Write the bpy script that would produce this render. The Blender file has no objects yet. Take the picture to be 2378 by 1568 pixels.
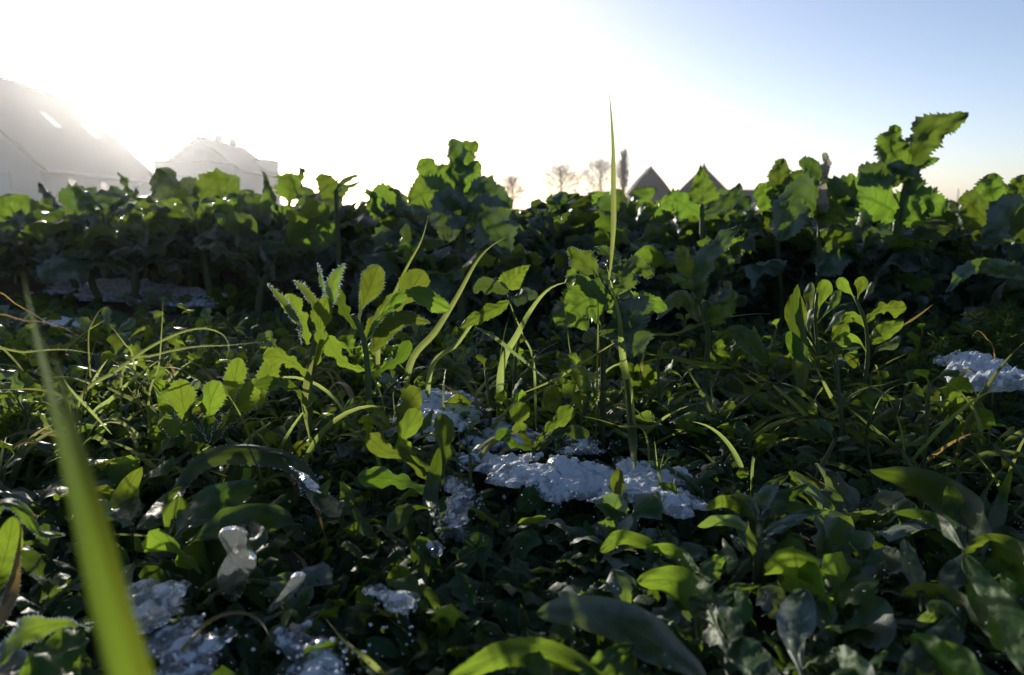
import bpy, math, random
import numpy as np
from mathutils import Vector, Matrix, noise
R = math.radians
sc = bpy.context.scene
COL = sc.collection
# ------------------------------------------------------------------ camera, sky, sun, exposure
F = 1850.0; CX, CY, HOR = 1189.0, 784.0, 485.0      # photo measured at 2378 x 1568
PITCH = math.atan((CY - HOR) / F)
CAMZ = 0.22
cd = bpy.data.cameras.new('camera'); cam = bpy.data.objects.new('camera', cd); COL.objects.link(cam)
cam.location = (0, 0, CAMZ); cam.rotation_euler = (math.pi / 2 - PITCH, 0, 0)
cd.sensor_width = 36; cd.lens = 36 * F / 2378; cd.clip_start = 0.01; cd.clip_end = 3000
cd.dof.use_dof = True; cd.dof.focus_distance = 0.70; cd.dof.aperture_fstop = 11
sc.camera = cam
SUN_EL, SUN_AZ = 10.5, -25.5                          # azimuth from +Y, negative to the left
w = bpy.data.worlds.new('World'); sc.world = w; w.use_nodes = True
nt = w.node_tree; bg = nt.nodes['Background']
sky = nt.nodes.new('ShaderNodeTexSky'); sky.sky_type = 'NISHITA'; sky.sun_disc = False
sky.sun_elevation = R(SUN_EL); sky.sun_rotation = R(SUN_AZ)
sky.air_density = 0.62; sky.dust_density = 0.9; sky.ozone_density = 1.3
wb = nt.nodes.new('ShaderNodeMix'); wb.data_type = 'RGBA'; wb.blend_type = 'MULTIPLY'; wb.inputs[0].default_value = 1
wb.inputs[7].default_value = (1.05, 0.965, 0.955, 1); nt.links.new(sky.outputs[0], wb.inputs[6])     # camera white balance
nt.links.new(wb.outputs[2], bg.inputs[0]); bg.inputs[1].default_value = 0.15
sl = bpy.data.lights.new('sun', 'SUN'); sl.energy = 5.0; sl.angle = R(0.5); sl.color = (1.0, 0.93, 0.80)
so = bpy.data.objects.new('sun', sl); COL.objects.link(so)
sv = Vector((math.sin(R(SUN_AZ)) * math.cos(R(SUN_EL)), math.cos(R(SUN_AZ)) * math.cos(R(SUN_EL)), math.sin(R(SUN_EL))))
so.rotation_euler = sv.to_track_quat('Z', 'Y').to_euler(); so.location = (-8, 16, 12)
vs = sc.view_settings
sc.display_settings.display_device = 'sRGB'
vs.view_transform = 'Standard'; vs.look = 'None'; vs.gamma = 1; vs.use_curve_mapping = False; vs.exposure = 0.45
cy = sc.cycles
cy.use_denoising = True; cy.max_bounces = 8; cy.diffuse_bounces = 3; cy.glossy_bounces = 2
cy.transmission_bounces = 4; cy.volume_bounces = 1; cy.transparent_max_bounces = 4
cy.sample_clamp_indirect = 6; cy.caustics_reflective = False; cy.caustics_refractive = False

# ------------------------------------------------------------------ helpers
CAMM = Matrix.Rotation(math.pi / 2 - PITCH, 3, 'X')
def P(px, py, d):
    """the point of world depth y = d that the photo shows at px, py"""
    v = CAMM @ Vector(((px - CX) / F, -(py - CY) / F, -1))
    return Vector((0, 0, CAMZ)) + v * (d / v.y)
def to_px(p):
    q = CAMM.transposed() @ (Vector(p) - Vector((0, 0, CAMZ)))
    return CX + F * q.x / -q.z, CY - F * q.y / -q.z
def ter(x, y):
    z = 0.010 * noise.noise(Vector((x * 2.1, y * 2.1, 3.1))) + 0.006 * noise.noise(Vector((x * 7, y * 7, 9.4)))
    return z - 0.012
def mk(name, v, f, mat=None, uv=None, smooth=True):
    me = bpy.data.meshes.new(name); me.from_pydata([tuple(p) for p in v], [], [tuple(q) for q in f])
    if uv is not None:
        l = me.uv_layers.new(name='UVMap'); idx = np.empty(len(me.loops), dtype=np.int32)
        me.loops.foreach_get('vertex_index', idx)
        l.data.foreach_set('uv', np.asarray(uv, dtype=np.float32)[idx].ravel())
    if mat: me.materials.append(mat)
    if smooth: me.polygons.foreach_set('use_smooth', [True] * len(me.polygons))
    me.update(); return me
def ob(name, me, parent=None, loc=None, **kw):
    o = bpy.data.objects.new(name, me); COL.objects.link(o)
    if parent: o.parent = parent
    if loc is not None: o.location = loc
    for k, v in kw.items(): o[k] = v
    return o
def thing(name, label, cat, loc=(0, 0, 0), group=None, rz=0, s=1):
    o = ob(name, None, None, loc, label=label, category=cat); o.rotation_euler.z = rz; o.scale = (s, s, s)
    o.empty_display_size = 0.02
    if group: o['group'] = group
    return o
# ------------------------------------------------------------------ materials
def newmat(name):
    m = bpy.data.materials.new(name); m.use_nodes = True; n = m.node_tree; n.nodes.clear()
    out = n.nodes.new('ShaderNodeOutputMaterial'); return m, n, out
def N(n, t, **kw):
    x = n.nodes.new(t)
    for k, v in kw.items(): setattr(x, k, v)
    return x
def math_(n, op, a, b=None, c=None, clamp=False):
    x = N(n, 'ShaderNodeMath', operation=op, use_clamp=clamp)
    for i, s in enumerate((a, b, c)):
        if s is None: continue
        if isinstance(s, (int, float)): x.inputs[i].default_value = s
        else: n.links.new(s, x.inputs[i])
    return x.outputs[0]
def mixc(n, f, a, b):
    x = N(n, 'ShaderNodeMix', data_type='RGBA')
    for i, s in ((0, f), (6, a), (7, b)):
        if isinstance(s, (int, float)): x.inputs[i].default_value = s
        elif isinstance(s, tuple): x.inputs[i].default_value = (*s, 1)
        else: n.links.new(s, x.inputs[i])
    return x.outputs[2]
def leafmat(name, refl, trans, rough=0.5, tf=0.5, veins=7, frost=0.0, spots=0.0, grass=False, sheen=0.03, cell=90):
    m, n, out = newmat(name); L = n.links
    uv = N(n, 'ShaderNodeUVMap'); sep = N(n, 'ShaderNodeSeparateXYZ'); L.new(uv.outputs[0], sep.inputs[0])
    u, v = sep.outputs[0], sep.outputs[1]
    a = math_(n, 'ABSOLUTE', math_(n, 'SUBTRACT', v, 0.5))
    oi = N(n, 'ShaderNodeObjectInfo'); geo = N(n, 'ShaderNodeNewGeometry')
    tc = N(n, 'ShaderNodeTexCoord')
    nz = N(n, 'ShaderNodeTexNoise'); nz.inputs['Scale'].default_value = cell; nz.inputs['Detail'].default_value = 4
    L.new(geo.outputs['Position'], nz.inputs['Vector'])
    if grass:
        fr = math_(n, 'FRACT', math_(n, 'MULTIPLY', v, 7.0))
        side = math_(n, 'LESS_THAN', math_(n, 'ABSOLUTE', math_(n, 'SUBTRACT', fr, 0.5)), 0.16)
    else:
        fr = math_(n, 'FRACT', math_(n, 'ADD', math_(n, 'MULTIPLY', u, float(veins)), math_(n, 'MULTIPLY', a, -2.6)))
        ww = math_(n, 'SUBTRACT', 0.10, math_(n, 'MULTIPLY', a, 0.12))
        side = math_(n, 'LESS_THAN', math_(n, 'ABSOLUTE', math_(n, 'SUBTRACT', fr, 0.5)), ww)
    mid = math_(n, 'LESS_THAN', a, 0.028)
    vein = math_(n, 'MAXIMUM', math_(n, 'MULTIPLY', side, 0.55), mid)
    rnd = oi.outputs['Random']
    hs = N(n, 'ShaderNodeHueSaturation')
    L.new(math_(n, 'ADD', 0.485, math_(n, 'MULTIPLY', rnd, 0.035)), hs.inputs['Hue'])
    L.new(math_(n, 'ADD', 0.7, math_(n, 'MULTIPLY', rnd, 0.55)), hs.inputs['Value'])
    base = mixc(n, math_(n, 'MULTIPLY', vein, 0.45), refl, tuple(min(1, c * 2.4 + 0.03) for c in refl))
    base = mixc(n, math_(n, 'MULTIPLY', nz.outputs[0], 0.6), base, tuple(c * 0.55 for c in refl))
    if spots > 0:
        n3 = N(n, 'ShaderNodeTexNoise'); n3.inputs['Scale'].default_value = 28; L.new(geo.outputs['Position'], n3.inputs['Vector'])
        sp = math_(n, 'MULTIPLY', math_(n, 'GREATER_THAN', n3.outputs[0], 0.66), spots)
        base = mixc(n, sp, base, (0.16, 0.11, 0.04))
    L.new(base, hs.inputs['Color']); basec = hs.outputs[0]
    if frost > 0:
        n2 = N(n, 'ShaderNodeTexNoise'); n2.inputs['Scale'].default_value = 45; n2.inputs['Detail'].default_value = 6
        L.new(geo.outputs['Position'], n2.inputs['Vector'])
        edge = math_(n, 'MULTIPLY', a, 0.5)
        fz = math_(n, 'MULTIPLY', math_(n, 'SUBTRACT', math_(n, 'ADD', n2.outputs[0], edge), 0.52, clamp=True), 5.0, clamp=True)
        basec = mixc(n, math_(n, 'MULTIPLY', fz, frost), basec, (0.5, 0.54, 0.56))
    pr = N(n, 'ShaderNodeBsdfPrincipled'); L.new(basec, pr.inputs['Base Color'])
    pr.inputs['Roughness'].default_value = rough; pr.inputs['Sheen Weight'].default_value = sheen
    pr.inputs['Sheen Roughness'].default_value = 0.4; pr.inputs['Specular IOR Level'].default_value = 0.16
    bp = N(n, 'ShaderNodeBump'); bp.inputs['Strength'].default_value = 0.7; bp.inputs['Distance'].default_value = 0.0022
    L.new(math_(n, 'SUBTRACT', nz.outputs[0], math_(n, 'MULTIPLY', vein, 0.7)), bp.inputs['Height']); L.new(bp.outputs[0], pr.inputs['Normal'])
    tr = N(n, 'ShaderNodeBsdfTranslucent')
    t1 = mixc(n, math_(n, 'MULTIPLY', vein, 0.65), trans, tuple(c * 0.3 for c in trans))
    t1 = mixc(n, math_(n, 'MULTIPLY', nz.outputs[0], 0.7), t1, tuple(c * k for c, k in zip(trans, (0.45, 0.55, 0.5))))
    h2 = N(n, 'ShaderNodeHueSaturation'); L.new(t1, h2.inputs['Color'])
    L.new(math_(n, 'ADD', 0.485, math_(n, 'MULTIPLY', rnd, 0.03)), h2.inputs['Hue'])
    L.new(math_(n, 'ADD', 0.6, math_(n, 'MULTIPLY', rnd, 0.7)), h2.inputs['Value'])
    L.new(h2.outputs[0], tr.inputs['Color'])
    mx = N(n, 'ShaderNodeMixShader'); mx.inputs[0].default_value = tf
    L.new(pr.outputs[0], mx.inputs[1]); L.new(tr.outputs[0], mx.inputs[2]); L.new(mx.outputs[0], out.inputs[0])
    return m
M = {}
M['rape'] = leafmat('rape_leaf', (0.032, 0.066, 0.026), (0.20, 0.30, 0.022), 0.40, 0.42, 6, frost=0.10, spots=0.25)
M['rapef'] = leafmat('frosted_rape_leaf', (0.040, 0.078, 0.042), (0.13, 0.20, 0.020), 0.46, 0.34, 6, frost=0.22)
M['weed'] = leafmat('weed_leaf', (0.034, 0.076, 0.014), (0.27, 0.375, 0.030), 0.50, 0.45, 6)
M['weedd'] = leafmat('dull_weed_leaf', (0.026, 0.068, 0.012), (0.16, 0.255, 0.014), 0.50, 0.40, 5, frost=0.08)
M['frosty'] = leafmat('frosted_weed_leaf', (0.046, 0.090, 0.026), (0.26, 0.36, 0.035), 0.50, 0.42, 5, frost=0.3, sheen=0.25)
M['grass'] = leafmat('grass_blade', (0.045, 0.085, 0.016), (0.40, 0.46, 0.12), 0.50, 0.5, grass=True)
M['feather'] = leafmat('feathery_leaf', (0.09, 0.16, 0.03), (0.40, 0.55, 0.08), 0.45, 0.4)
M['grassp'] = leafmat('pale_grass', (0.10, 0.13, 0.04), (0.50, 0.55, 0.20), 0.5, 0.5, grass=True)
M['near'] = leafmat('near_blade', (0.055, 0.11, 0.02), (0.34, 0.47, 0.035), 0.4, 0.5, grass=True, cell=30)
M['grassd'] = leafmat('dry_grass_blade', (0.22, 0.16, 0.07), (0.45, 0.30, 0.09), 0.5, 0.42, grass=True)
M['straw'] = leafmat('dead_leaf', (0.34, 0.29, 0.24), (0.50, 0.42, 0.30), 0.6, 0.35, 5)
M['stem'] = leafmat('stem_green', (0.075, 0.10, 0.04), (0.22, 0.30, 0.05), 0.45, 0.2, 3)
def simple(name, c, rough=0.8, bump=0, scale=8, c2=None, sp=0.3):
    m, n, out = newmat(name); L = n.links
    pr = N(n, 'ShaderNodeBsdfPrincipled'); pr.inputs['Roughness'].default_value = rough
    pr.inputs['Specular IOR Level'].default_value = sp
    nz = N(n, 'ShaderNodeTexNoise'); nz.inputs['Scale'].default_value = scale; nz.inputs['Detail'].default_value = 8
    g = N(n, 'ShaderNodeNewGeometry'); L.new(g.outputs['Position'], nz.inputs['Vector'])
    L.new(mixc(n, nz.outputs[0], c, c2 or tuple(k * 0.6 for k in c)), pr.inputs['Base Color'])
    if bump:
        bp = N(n, 'ShaderNodeBump'); bp.inputs['Strength'].default_value = 0.8; bp.inputs['Distance'].default_value = bump
        L.new(nz.outputs[0], bp.inputs['Height']); L.new(bp.outputs[0], pr.inputs['Normal'])
    L.new(pr.outputs[0], out.inputs[0]); return m
M['soil'] = simple('soil', (0.055, 0.042, 0.032), 0.85, 0.004, 60, (0.025, 0.02, 0.016))
M['bark'] = simple('bark', (0.10, 0.085, 0.07), 0.9)
M['plaster'] = simple('pale_plaster', (0.30, 0.29, 0.28), 0.9, scale=1.5, c2=(0.24, 0.23, 0.22))
M['tile'] = simple('roof_tile', (0.085, 0.06, 0.05), 0.75, scale=3)
M['slate'] = simple('grey_roof', (0.07, 0.075, 0.085), 0.7, scale=3)
M['glass'] = simple('window_glass', (0.30, 0.33, 0.36), 0.12, sp=0.8)
M['metal'] = simple('grey_metal', (0.16, 0.16, 0.17), 0.5)
M['dark'] = simple('silhouette_wall', (0.07, 0.065, 0.065), 0.9)  # far house walls: the darkness of a backlit silhouette put into the colour
M['brick'] = simple('brick_red', (0.22, 0.10, 0.07), 0.85, scale=5)
def snowmat(name, icy):
    m, n, out = newmat(name); L = n.links; g = N(n, 'ShaderNodeNewGeometry'); at = N(n, 'ShaderNodeAttribute'); at.attribute_name = 'thin'
    vz = N(n, 'ShaderNodeTexVoronoi'); vz.inputs['Scale'].default_value = 650; L.new(g.outputs['Position'], vz.inputs['Vector'])
    nz = N(n, 'ShaderNodeTexNoise'); nz.inputs['Scale'].default_value = 120; nz.inputs['Detail'].default_value = 6; L.new(g.outputs['Position'], nz.inputs['Vector'])
    bp = N(n, 'ShaderNodeBump'); bp.inputs['Strength'].default_value = 0.7; bp.inputs['Distance'].default_value = 0.0008
    L.new(math_(n, 'ADD', vz.outputs[0], nz.outputs[0]), bp.inputs['Height'])
    pr = N(n, 'ShaderNodeBsdfPrincipled'); pr.inputs['Roughness'].default_value = 0.6
    L.new(mixc(n, nz.outputs[0], (0.84, 0.87, 0.90), (0.62, 0.68, 0.74)), pr.inputs['Base Color'])
    pr.inputs['Specular IOR Level'].default_value = 0.3; L.new(bp.outputs[0], pr.inputs['Normal'])
    tr = N(n, 'ShaderNodeBsdfTranslucent'); tr.inputs['Color'].default_value = (0.75, 0.82, 0.9, 1)
    mx = N(n, 'ShaderNodeMixShader'); mx.inputs[0].default_value = 0.4; L.new(pr.outputs[0], mx.inputs[1]); L.new(tr.outputs[0], mx.inputs[2])
    gl = N(n, 'ShaderNodeBsdfGlass'); gl.inputs['Roughness'].default_value = 0.15; gl.inputs['IOR'].default_value = 1.2; L.new(bp.outputs[0], gl.inputs['Normal'])
    gl.inputs['Color'].default_value = (0.9, 0.95, 1, 1)
    f = math_(n, 'ADD', math_(n, 'SUBTRACT', nz.outputs[0], 0.62 - icy * 0.3), math_(n, 'MULTIPLY', at.outputs['Fac'], 0.22))
    f = math_(n, 'MULTIPLY', math_(n, 'MULTIPLY', f, 9.0, clamp=True), 0.85)
    m2 = N(n, 'ShaderNodeMixShader'); L.new(f, m2.inputs[0]); L.new(mx.outputs[0], m2.inputs[1]); L.new(gl.outputs[0], m2.inputs[2])
    L.new(m2.outputs[0], out.inputs[0]); return m
M['snow'] = snowmat('old_snow', 0.15); M['ice'] = snowmat('clear_ice', 0.42); 
m, n, out = newmat('glassy_ice'); gl = N(n, 'ShaderNodeBsdfGlass'); gl.inputs['Roughness'].default_value = 0.06; gl.inputs['IOR'].default_value = 1.31
tp = N(n, 'ShaderNodeBsdfTranslucent'); tp.inputs[0].default_value = (0.8, 0.87, 0.93, 1); mx = N(n, 'ShaderNodeMixShader'); mx.inputs[0].default_value = 0.07
nz = N(n, 'ShaderNodeTexNoise'); nz.inputs['Scale'].default_value = 180; g_ = N(n, 'ShaderNodeNewGeometry'); n.links.new(g_.outputs['Position'], nz.inputs['Vector'])
bp = N(n, 'ShaderNodeBump'); bp.inputs['Strength'].default_value = 0.5; bp.inputs['Distance'].default_value = 0.002; n.links.new(nz.outputs[0], bp.inputs['Height']); n.links.new(bp.outputs[0], gl.inputs['Normal'])
n.links.new(gl.outputs[0], mx.inputs[1]); n.links.new(tp.outputs[0], mx.inputs[2]); n.links.new(mx.outputs[0], out.inputs[0]); M['clear'] = m

m, n, out = newmat('frost'); pr = N(n, 'ShaderNodeBsdfPrincipled'); pr.inputs['Base Color'].default_value = (0.85, 0.9, 0.95, 1)
pr.inputs['Roughness'].default_value = 0.12; tr = N(n, 'ShaderNodeBsdfTranslucent'); tr.inputs[0].default_value = (0.9, 0.93, 0.95, 1)
mx = N(n, 'ShaderNodeMixShader'); mx.inputs[0].default_value = 0.45; n.links.new(pr.outputs[0], mx.inputs[1]); n.links.new(tr.outputs[0], mx.inputs[2])
n.links.new(mx.outputs[0], out.inputs[0]); M['frost'] = m

# ------------------------------------------------------------------ leaf surface
def prof(kind, u):
    if kind == 'grass': return max(0.02, min(1, 0.28 + u * 2.2) * (1 - max(0, (u - 0.3) / 0.7) ** 1.7))
    if kind == 'oval': return max(0.03, math.sin(math.pi * min(1, u ** 0.9)) ** 0.75)
    if kind == 'oblong':
        return 0.13 + 0.87 * min(1, max(0, (u - 0.12) / 0.33)) ** 1.3 * 1.0 if u < 0.45 else max(0.03, (1 - ((u - 0.45) / 0.55) ** 2.6) ** 0.6)
    if kind == 'spat':
        return 0.10 + 0.9 * max(0, (u - 0.25) / 0.43) ** 1.2 if u < 0.68 and u > 0.25 else (0.10 if u <= 0.25 else max(0.03, math.sqrt(max(0, 1 - ((u - 0.68) / 0.32) ** 2))))
    if kind == 'rape':
        if u < 0.42:
            lob = 0.30 * max(0, math.sin((u - 0.12) * 21)) if 0.12 < u < 0.42 else 0
            return 0.07 + lob
        t = (u - 0.42) / 0.58
        return max(0.04, 0.15 + 0.85 * min(1, t / 0.28) ** 0.8 if t < 0.28 else (max(0, 1 - ((t - 0.28) / 0.72) ** 2.3)) ** 0.55)
    if kind == 'blade':      # blunt toothed rape blade without its petiole
        return max(0.04, (0.2 + 0.8 * (u / 0.3) ** 0.7) if u < 0.3 else (max(0, 1 - ((u - 0.3) / 0.7) ** 2.4)) ** 0.55)
    if kind == 'heart': return max(0.04, (u / 0.14) ** 0.5 if u < 0.14 else (1 - ((u - 0.14) / 0.86) ** 1.25))
    if kind == 'lobed':
        e = 0.16 + 0.5 * u
        return max(0.03, (e + 0.42 * max(0, math.sin(u * 19 - 1.3)) * (0.4 + u)) if u < 0.62 else (0.55 + 0.45 * math.sin((u - 0.62) / 0.14 * 1.57) if u < 0.76 else math.sqrt(max(0, 1 - ((u - 0.76) / 0.24) ** 2))))
    return 1
def catmull(pts, n):
    if len(pts) == 2: return [pts[0].lerp(pts[1], i / n) for i in range(n + 1)]
    q = [2 * pts[0] - pts[1]] + list(pts) + [2 * pts[-1] - pts[-2]]; m = len(pts) - 1; o = []
    # arc-length based parameter
    ln = [0]
    for a, b in zip(pts, pts[1:]): ln.append(ln[-1] + (b - a).length)
    for i in range(n + 1):
        s = ln[-1] * i / n; k = 0
        while k < m - 1 and s > ln[k + 1]: k += 1
        t = (s - ln[k]) / max(1e-9, ln[k + 1] - ln[k])
        a, b, c, d = q[k:k + 4]
        o.append(0.5 * ((2 * b) + (c - a) * t + (2 * a - 5 * b + 4 * c - d) * t * t + (3 * b - a - 3 * c + d) * t ** 3))
    return o
def ribbon(pts, hw, kind, face, rg, tilt=0, fold=0.25, wave=0.0, wf=3, teeth=0.0, nt_=9, nu=14, nv=4, twist=0, droop=0, frost=None, crinkle=0.0, ridge=0.0):
    """a leaf: midrib through pts, half-width hw, facing roughly `face`"""
    C = catmull([Vector(p) for p in pts], nu); V = []; UV = []; Fc = []
    ph = rg.uniform(0, 6.28); ph2 = rg.uniform(0, 6.28); sd = rg.uniform(0, 99)
    saw = [rg.uniform(-1, 1) for _ in range(nu + 1)]
    for i in range(nu + 1):
        u = i / nu
        T = (C[min(nu, i + 1)] - C[max(0, i - 1)]).normalized()
        S = T.cross(Vector(face)); S = S.normalized() if S.length > 1e-4 else Vector((1, 0, 0))
        Nn = S.cross(T).normalized()
        ang = R(tilt + twist * u); S, Nn = S * math.cos(ang) + Nn * math.sin(ang), Nn * math.cos(ang) - S * math.sin(ang)
        wbase = prof(kind, u) * hw
        irr = {'rape': .34, 'blade': .34, 'lobed': .22, 'heart': .12, 'oblong': .12, 'oval': .10, 'spat': .10}.get(kind, 0)
        ir = [1 + irr * (noise.noise(Vector((u * 5.5 + sd, q * 3.1, sd * 1.7))) + .5 * noise.noise(Vector((u * 13 + sd, q * 5.1, sd)))) * 1.3 for q in (-1, 1)]
        for j in range(nv + 1):
            v = -1 + 2 * j / nv; sg = 1 if v > 0 else -1; a = abs(v)
            ww = wbase * (ir[1] if sg > 0 else ir[0])
            if teeth and a > 0.99 and 0 < i < nu: ww *= 1 + teeth * ((1 if (i + (0 if sg > 0 else 1)) % 2 else -1) * 0.6 + 0.5 * saw[i])
            up = -fold * a * ww + wave * a * a * hw * math.sin(6.283 * wf * u + (ph if sg > 0 else ph2)) * min(1, wbase / hw * 1.2)
            p = C[i] + S * (v * ww) + Nn * up + Vector((0, 0, -droop * a * a * ww))
            if crinkle: p += Nn * crinkle * hw * noise.noise(Vector((u * 7 + sd, v * 2.6, sd)))
            if ridge: p += Nn * (ridge * hw * (abs(math.sin(math.pi * (u * 6 - a * 1.3 + .0))) - .5) * min(1, a * 3) * (1 - .4 * a)) * 2
            V.append(p); UV.append((u, (v + 1) / 2))
    for i in range(nu):
        for j in range(nv):
            k = i * (nv + 1) + j; Fc.append((k, k + 1, k + nv + 2, k + nv + 1))
    if frost is not None:
        for i in range(1, nu + 1):
            for j in (0, nv):
                if rg.random() < 0.85: frost.append((V[i * (nv + 1) + j].copy(), (V[i * (nv + 1) + j] - C[i]).normalized()))
                b = V[(i - 1) * (nv + 1) + j].lerp(V[i * (nv + 1) + j], rg.random())
                if rg.random() < 0.85: frost.append((b, (b - C[i]).normalized()))
    return V, Fc, UV
def tube(pts, r0, r1, n=5, k=6):
    C = catmull([Vector(p) for p in pts], n); V = []; Fc = []; UV = []
    for i, c in enumerate(C):
        T = (C[min(n, i + 1)] - C[max(0, i - 1)]).normalized()
        A = T.cross(Vector((0.3, 1, 0.1))).normalized(); B = T.cross(A); r = r0 + (r1 - r0) * i / n
        for j in range(k):
            t = 6.2832 * j / k; V.append(c + (A * math.cos(t) + B * math.sin(t)) * r); UV.append((i / n, j / k))
    for i in range(n):
        for j in range(k): Fc.append((i * k + j, i * k + (j + 1) % k, (i + 1) * k + (j + 1) % k, (i + 1) * k + j))
    Fc.append(tuple(range(k))[::-1]); Fc.append(tuple(n * k + j for j in range(k)))
    return V, Fc, UV
def join(parts):
    V, Fc, UV = [], [], []
    for v, f, uv in parts:
        o = len(V); V += list(v); Fc += [tuple(i + o for i in q) for q in f]; UV += list(uv)
    return V, Fc, UV
def spikes(fr, rg, size, off=Vector((0, 0, 0))):
    V, Fc = [], []
    for p, d in fr:
        d = (d + Vector((rg.gauss(0, .35), rg.gauss(0, .35), rg.gauss(0, .35)))).normalized(); L = size * rg.uniform(0.5, 1.6); r = size * rg.uniform(0.16, 0.32)
        A = d.cross(Vector((.2, .5, 1))).normalized(); B = d.cross(A); o = len(V)
        for t in (0, 2.09, 4.19): V.append(p + (A * math.cos(t) + B * math.sin(t)) * r - d * r)
        V.append(p + d * L); Fc += [(o, o + 1, o + 3), (o + 1, o + 2, o + 3), (o + 2, o, o + 3)]
    return V, Fc
def arcpath(p0, az, el, L, droop, rg, n=5, bend=0):
    p = Vector(p0); o = [p.copy()]; e = el; a = az
    for i in range(n):
        p = p + Vector((math.cos(a) * math.cos(e), math.sin(a) * math.cos(e), math.sin(e))) * (L / n); o.append(p.copy())
        e -= droop / n * (0.5 + i * 0.35); a += bend / n
    return o
# ------------------------------------------------------------------ the ground: one sheet to the horizon
def axis(lo, fine_lo, fine_hi, hi, st, g=1.25):
    a = list(np.arange(fine_lo, fine_hi, st)); s = st; x = a[-1]
    while x < hi: s *= g; x += s; a.append(x)
    s = st; x = a[0]; b = []
    while x > lo: s *= g; x -= s; b.append(x)
    return b[::-1] + a
xs = axis(-900, -1.6, 1.6, 900, 0.03); ys = axis(-60, 0.1, 2.6, 1800, 0.03)
V = []
for y in ys:
    for x in xs: V.append((x, y, ter(x, y) if abs(x) < 20 and y < 20 else -0.012))
nx = len(xs); Fc = [(j * nx + i, j * nx + i + 1, (j + 1) * nx + i + 1, (j + 1) * nx + i) for j in range(len(ys) - 1) for i in range(nx - 1)]
ob('ground', mk('ground', V, Fc, M['soil']), kind='structure')
# ------------------------------------------------------------------ far buildings
def box(x0, y0, z0, x1, y1, z1):
    v = [(x0, y0, z0), (x1, y0, z0), (x1, y1, z0), (x0, y1, z0), (x0, y0, z1), (x1, y0, z1), (x1, y1, z1), (x0, y1, z1)]
    return v, [(0, 3, 2, 1), (4, 5, 6, 7), (0, 1, 5, 4), (1, 2, 6, 5), (2, 3, 7, 6), (3, 0, 4, 7)], [(0, 0)] * 8
def slab(a, b, c, d, t):
    a, b, c, d = map(Vector, (a, b, c, d)); nn = (b - a).cross(d - a).normalized() * t
    v = [a, b, c, d, a - nn, b - nn, c - nn, d - nn]
    return v, [(0, 1, 2, 3), (7, 6, 5, 4), (0, 4, 5, 1), (1, 5, 6, 2), (2, 6, 7, 3), (3, 7, 4, 0)], [(0, 0)] * 8
def part(name, geo, mat, parent, smooth=False):
    v, f, u = geo; return ob(name, mk(name, v, f, mat, smooth=smooth), parent)
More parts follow.
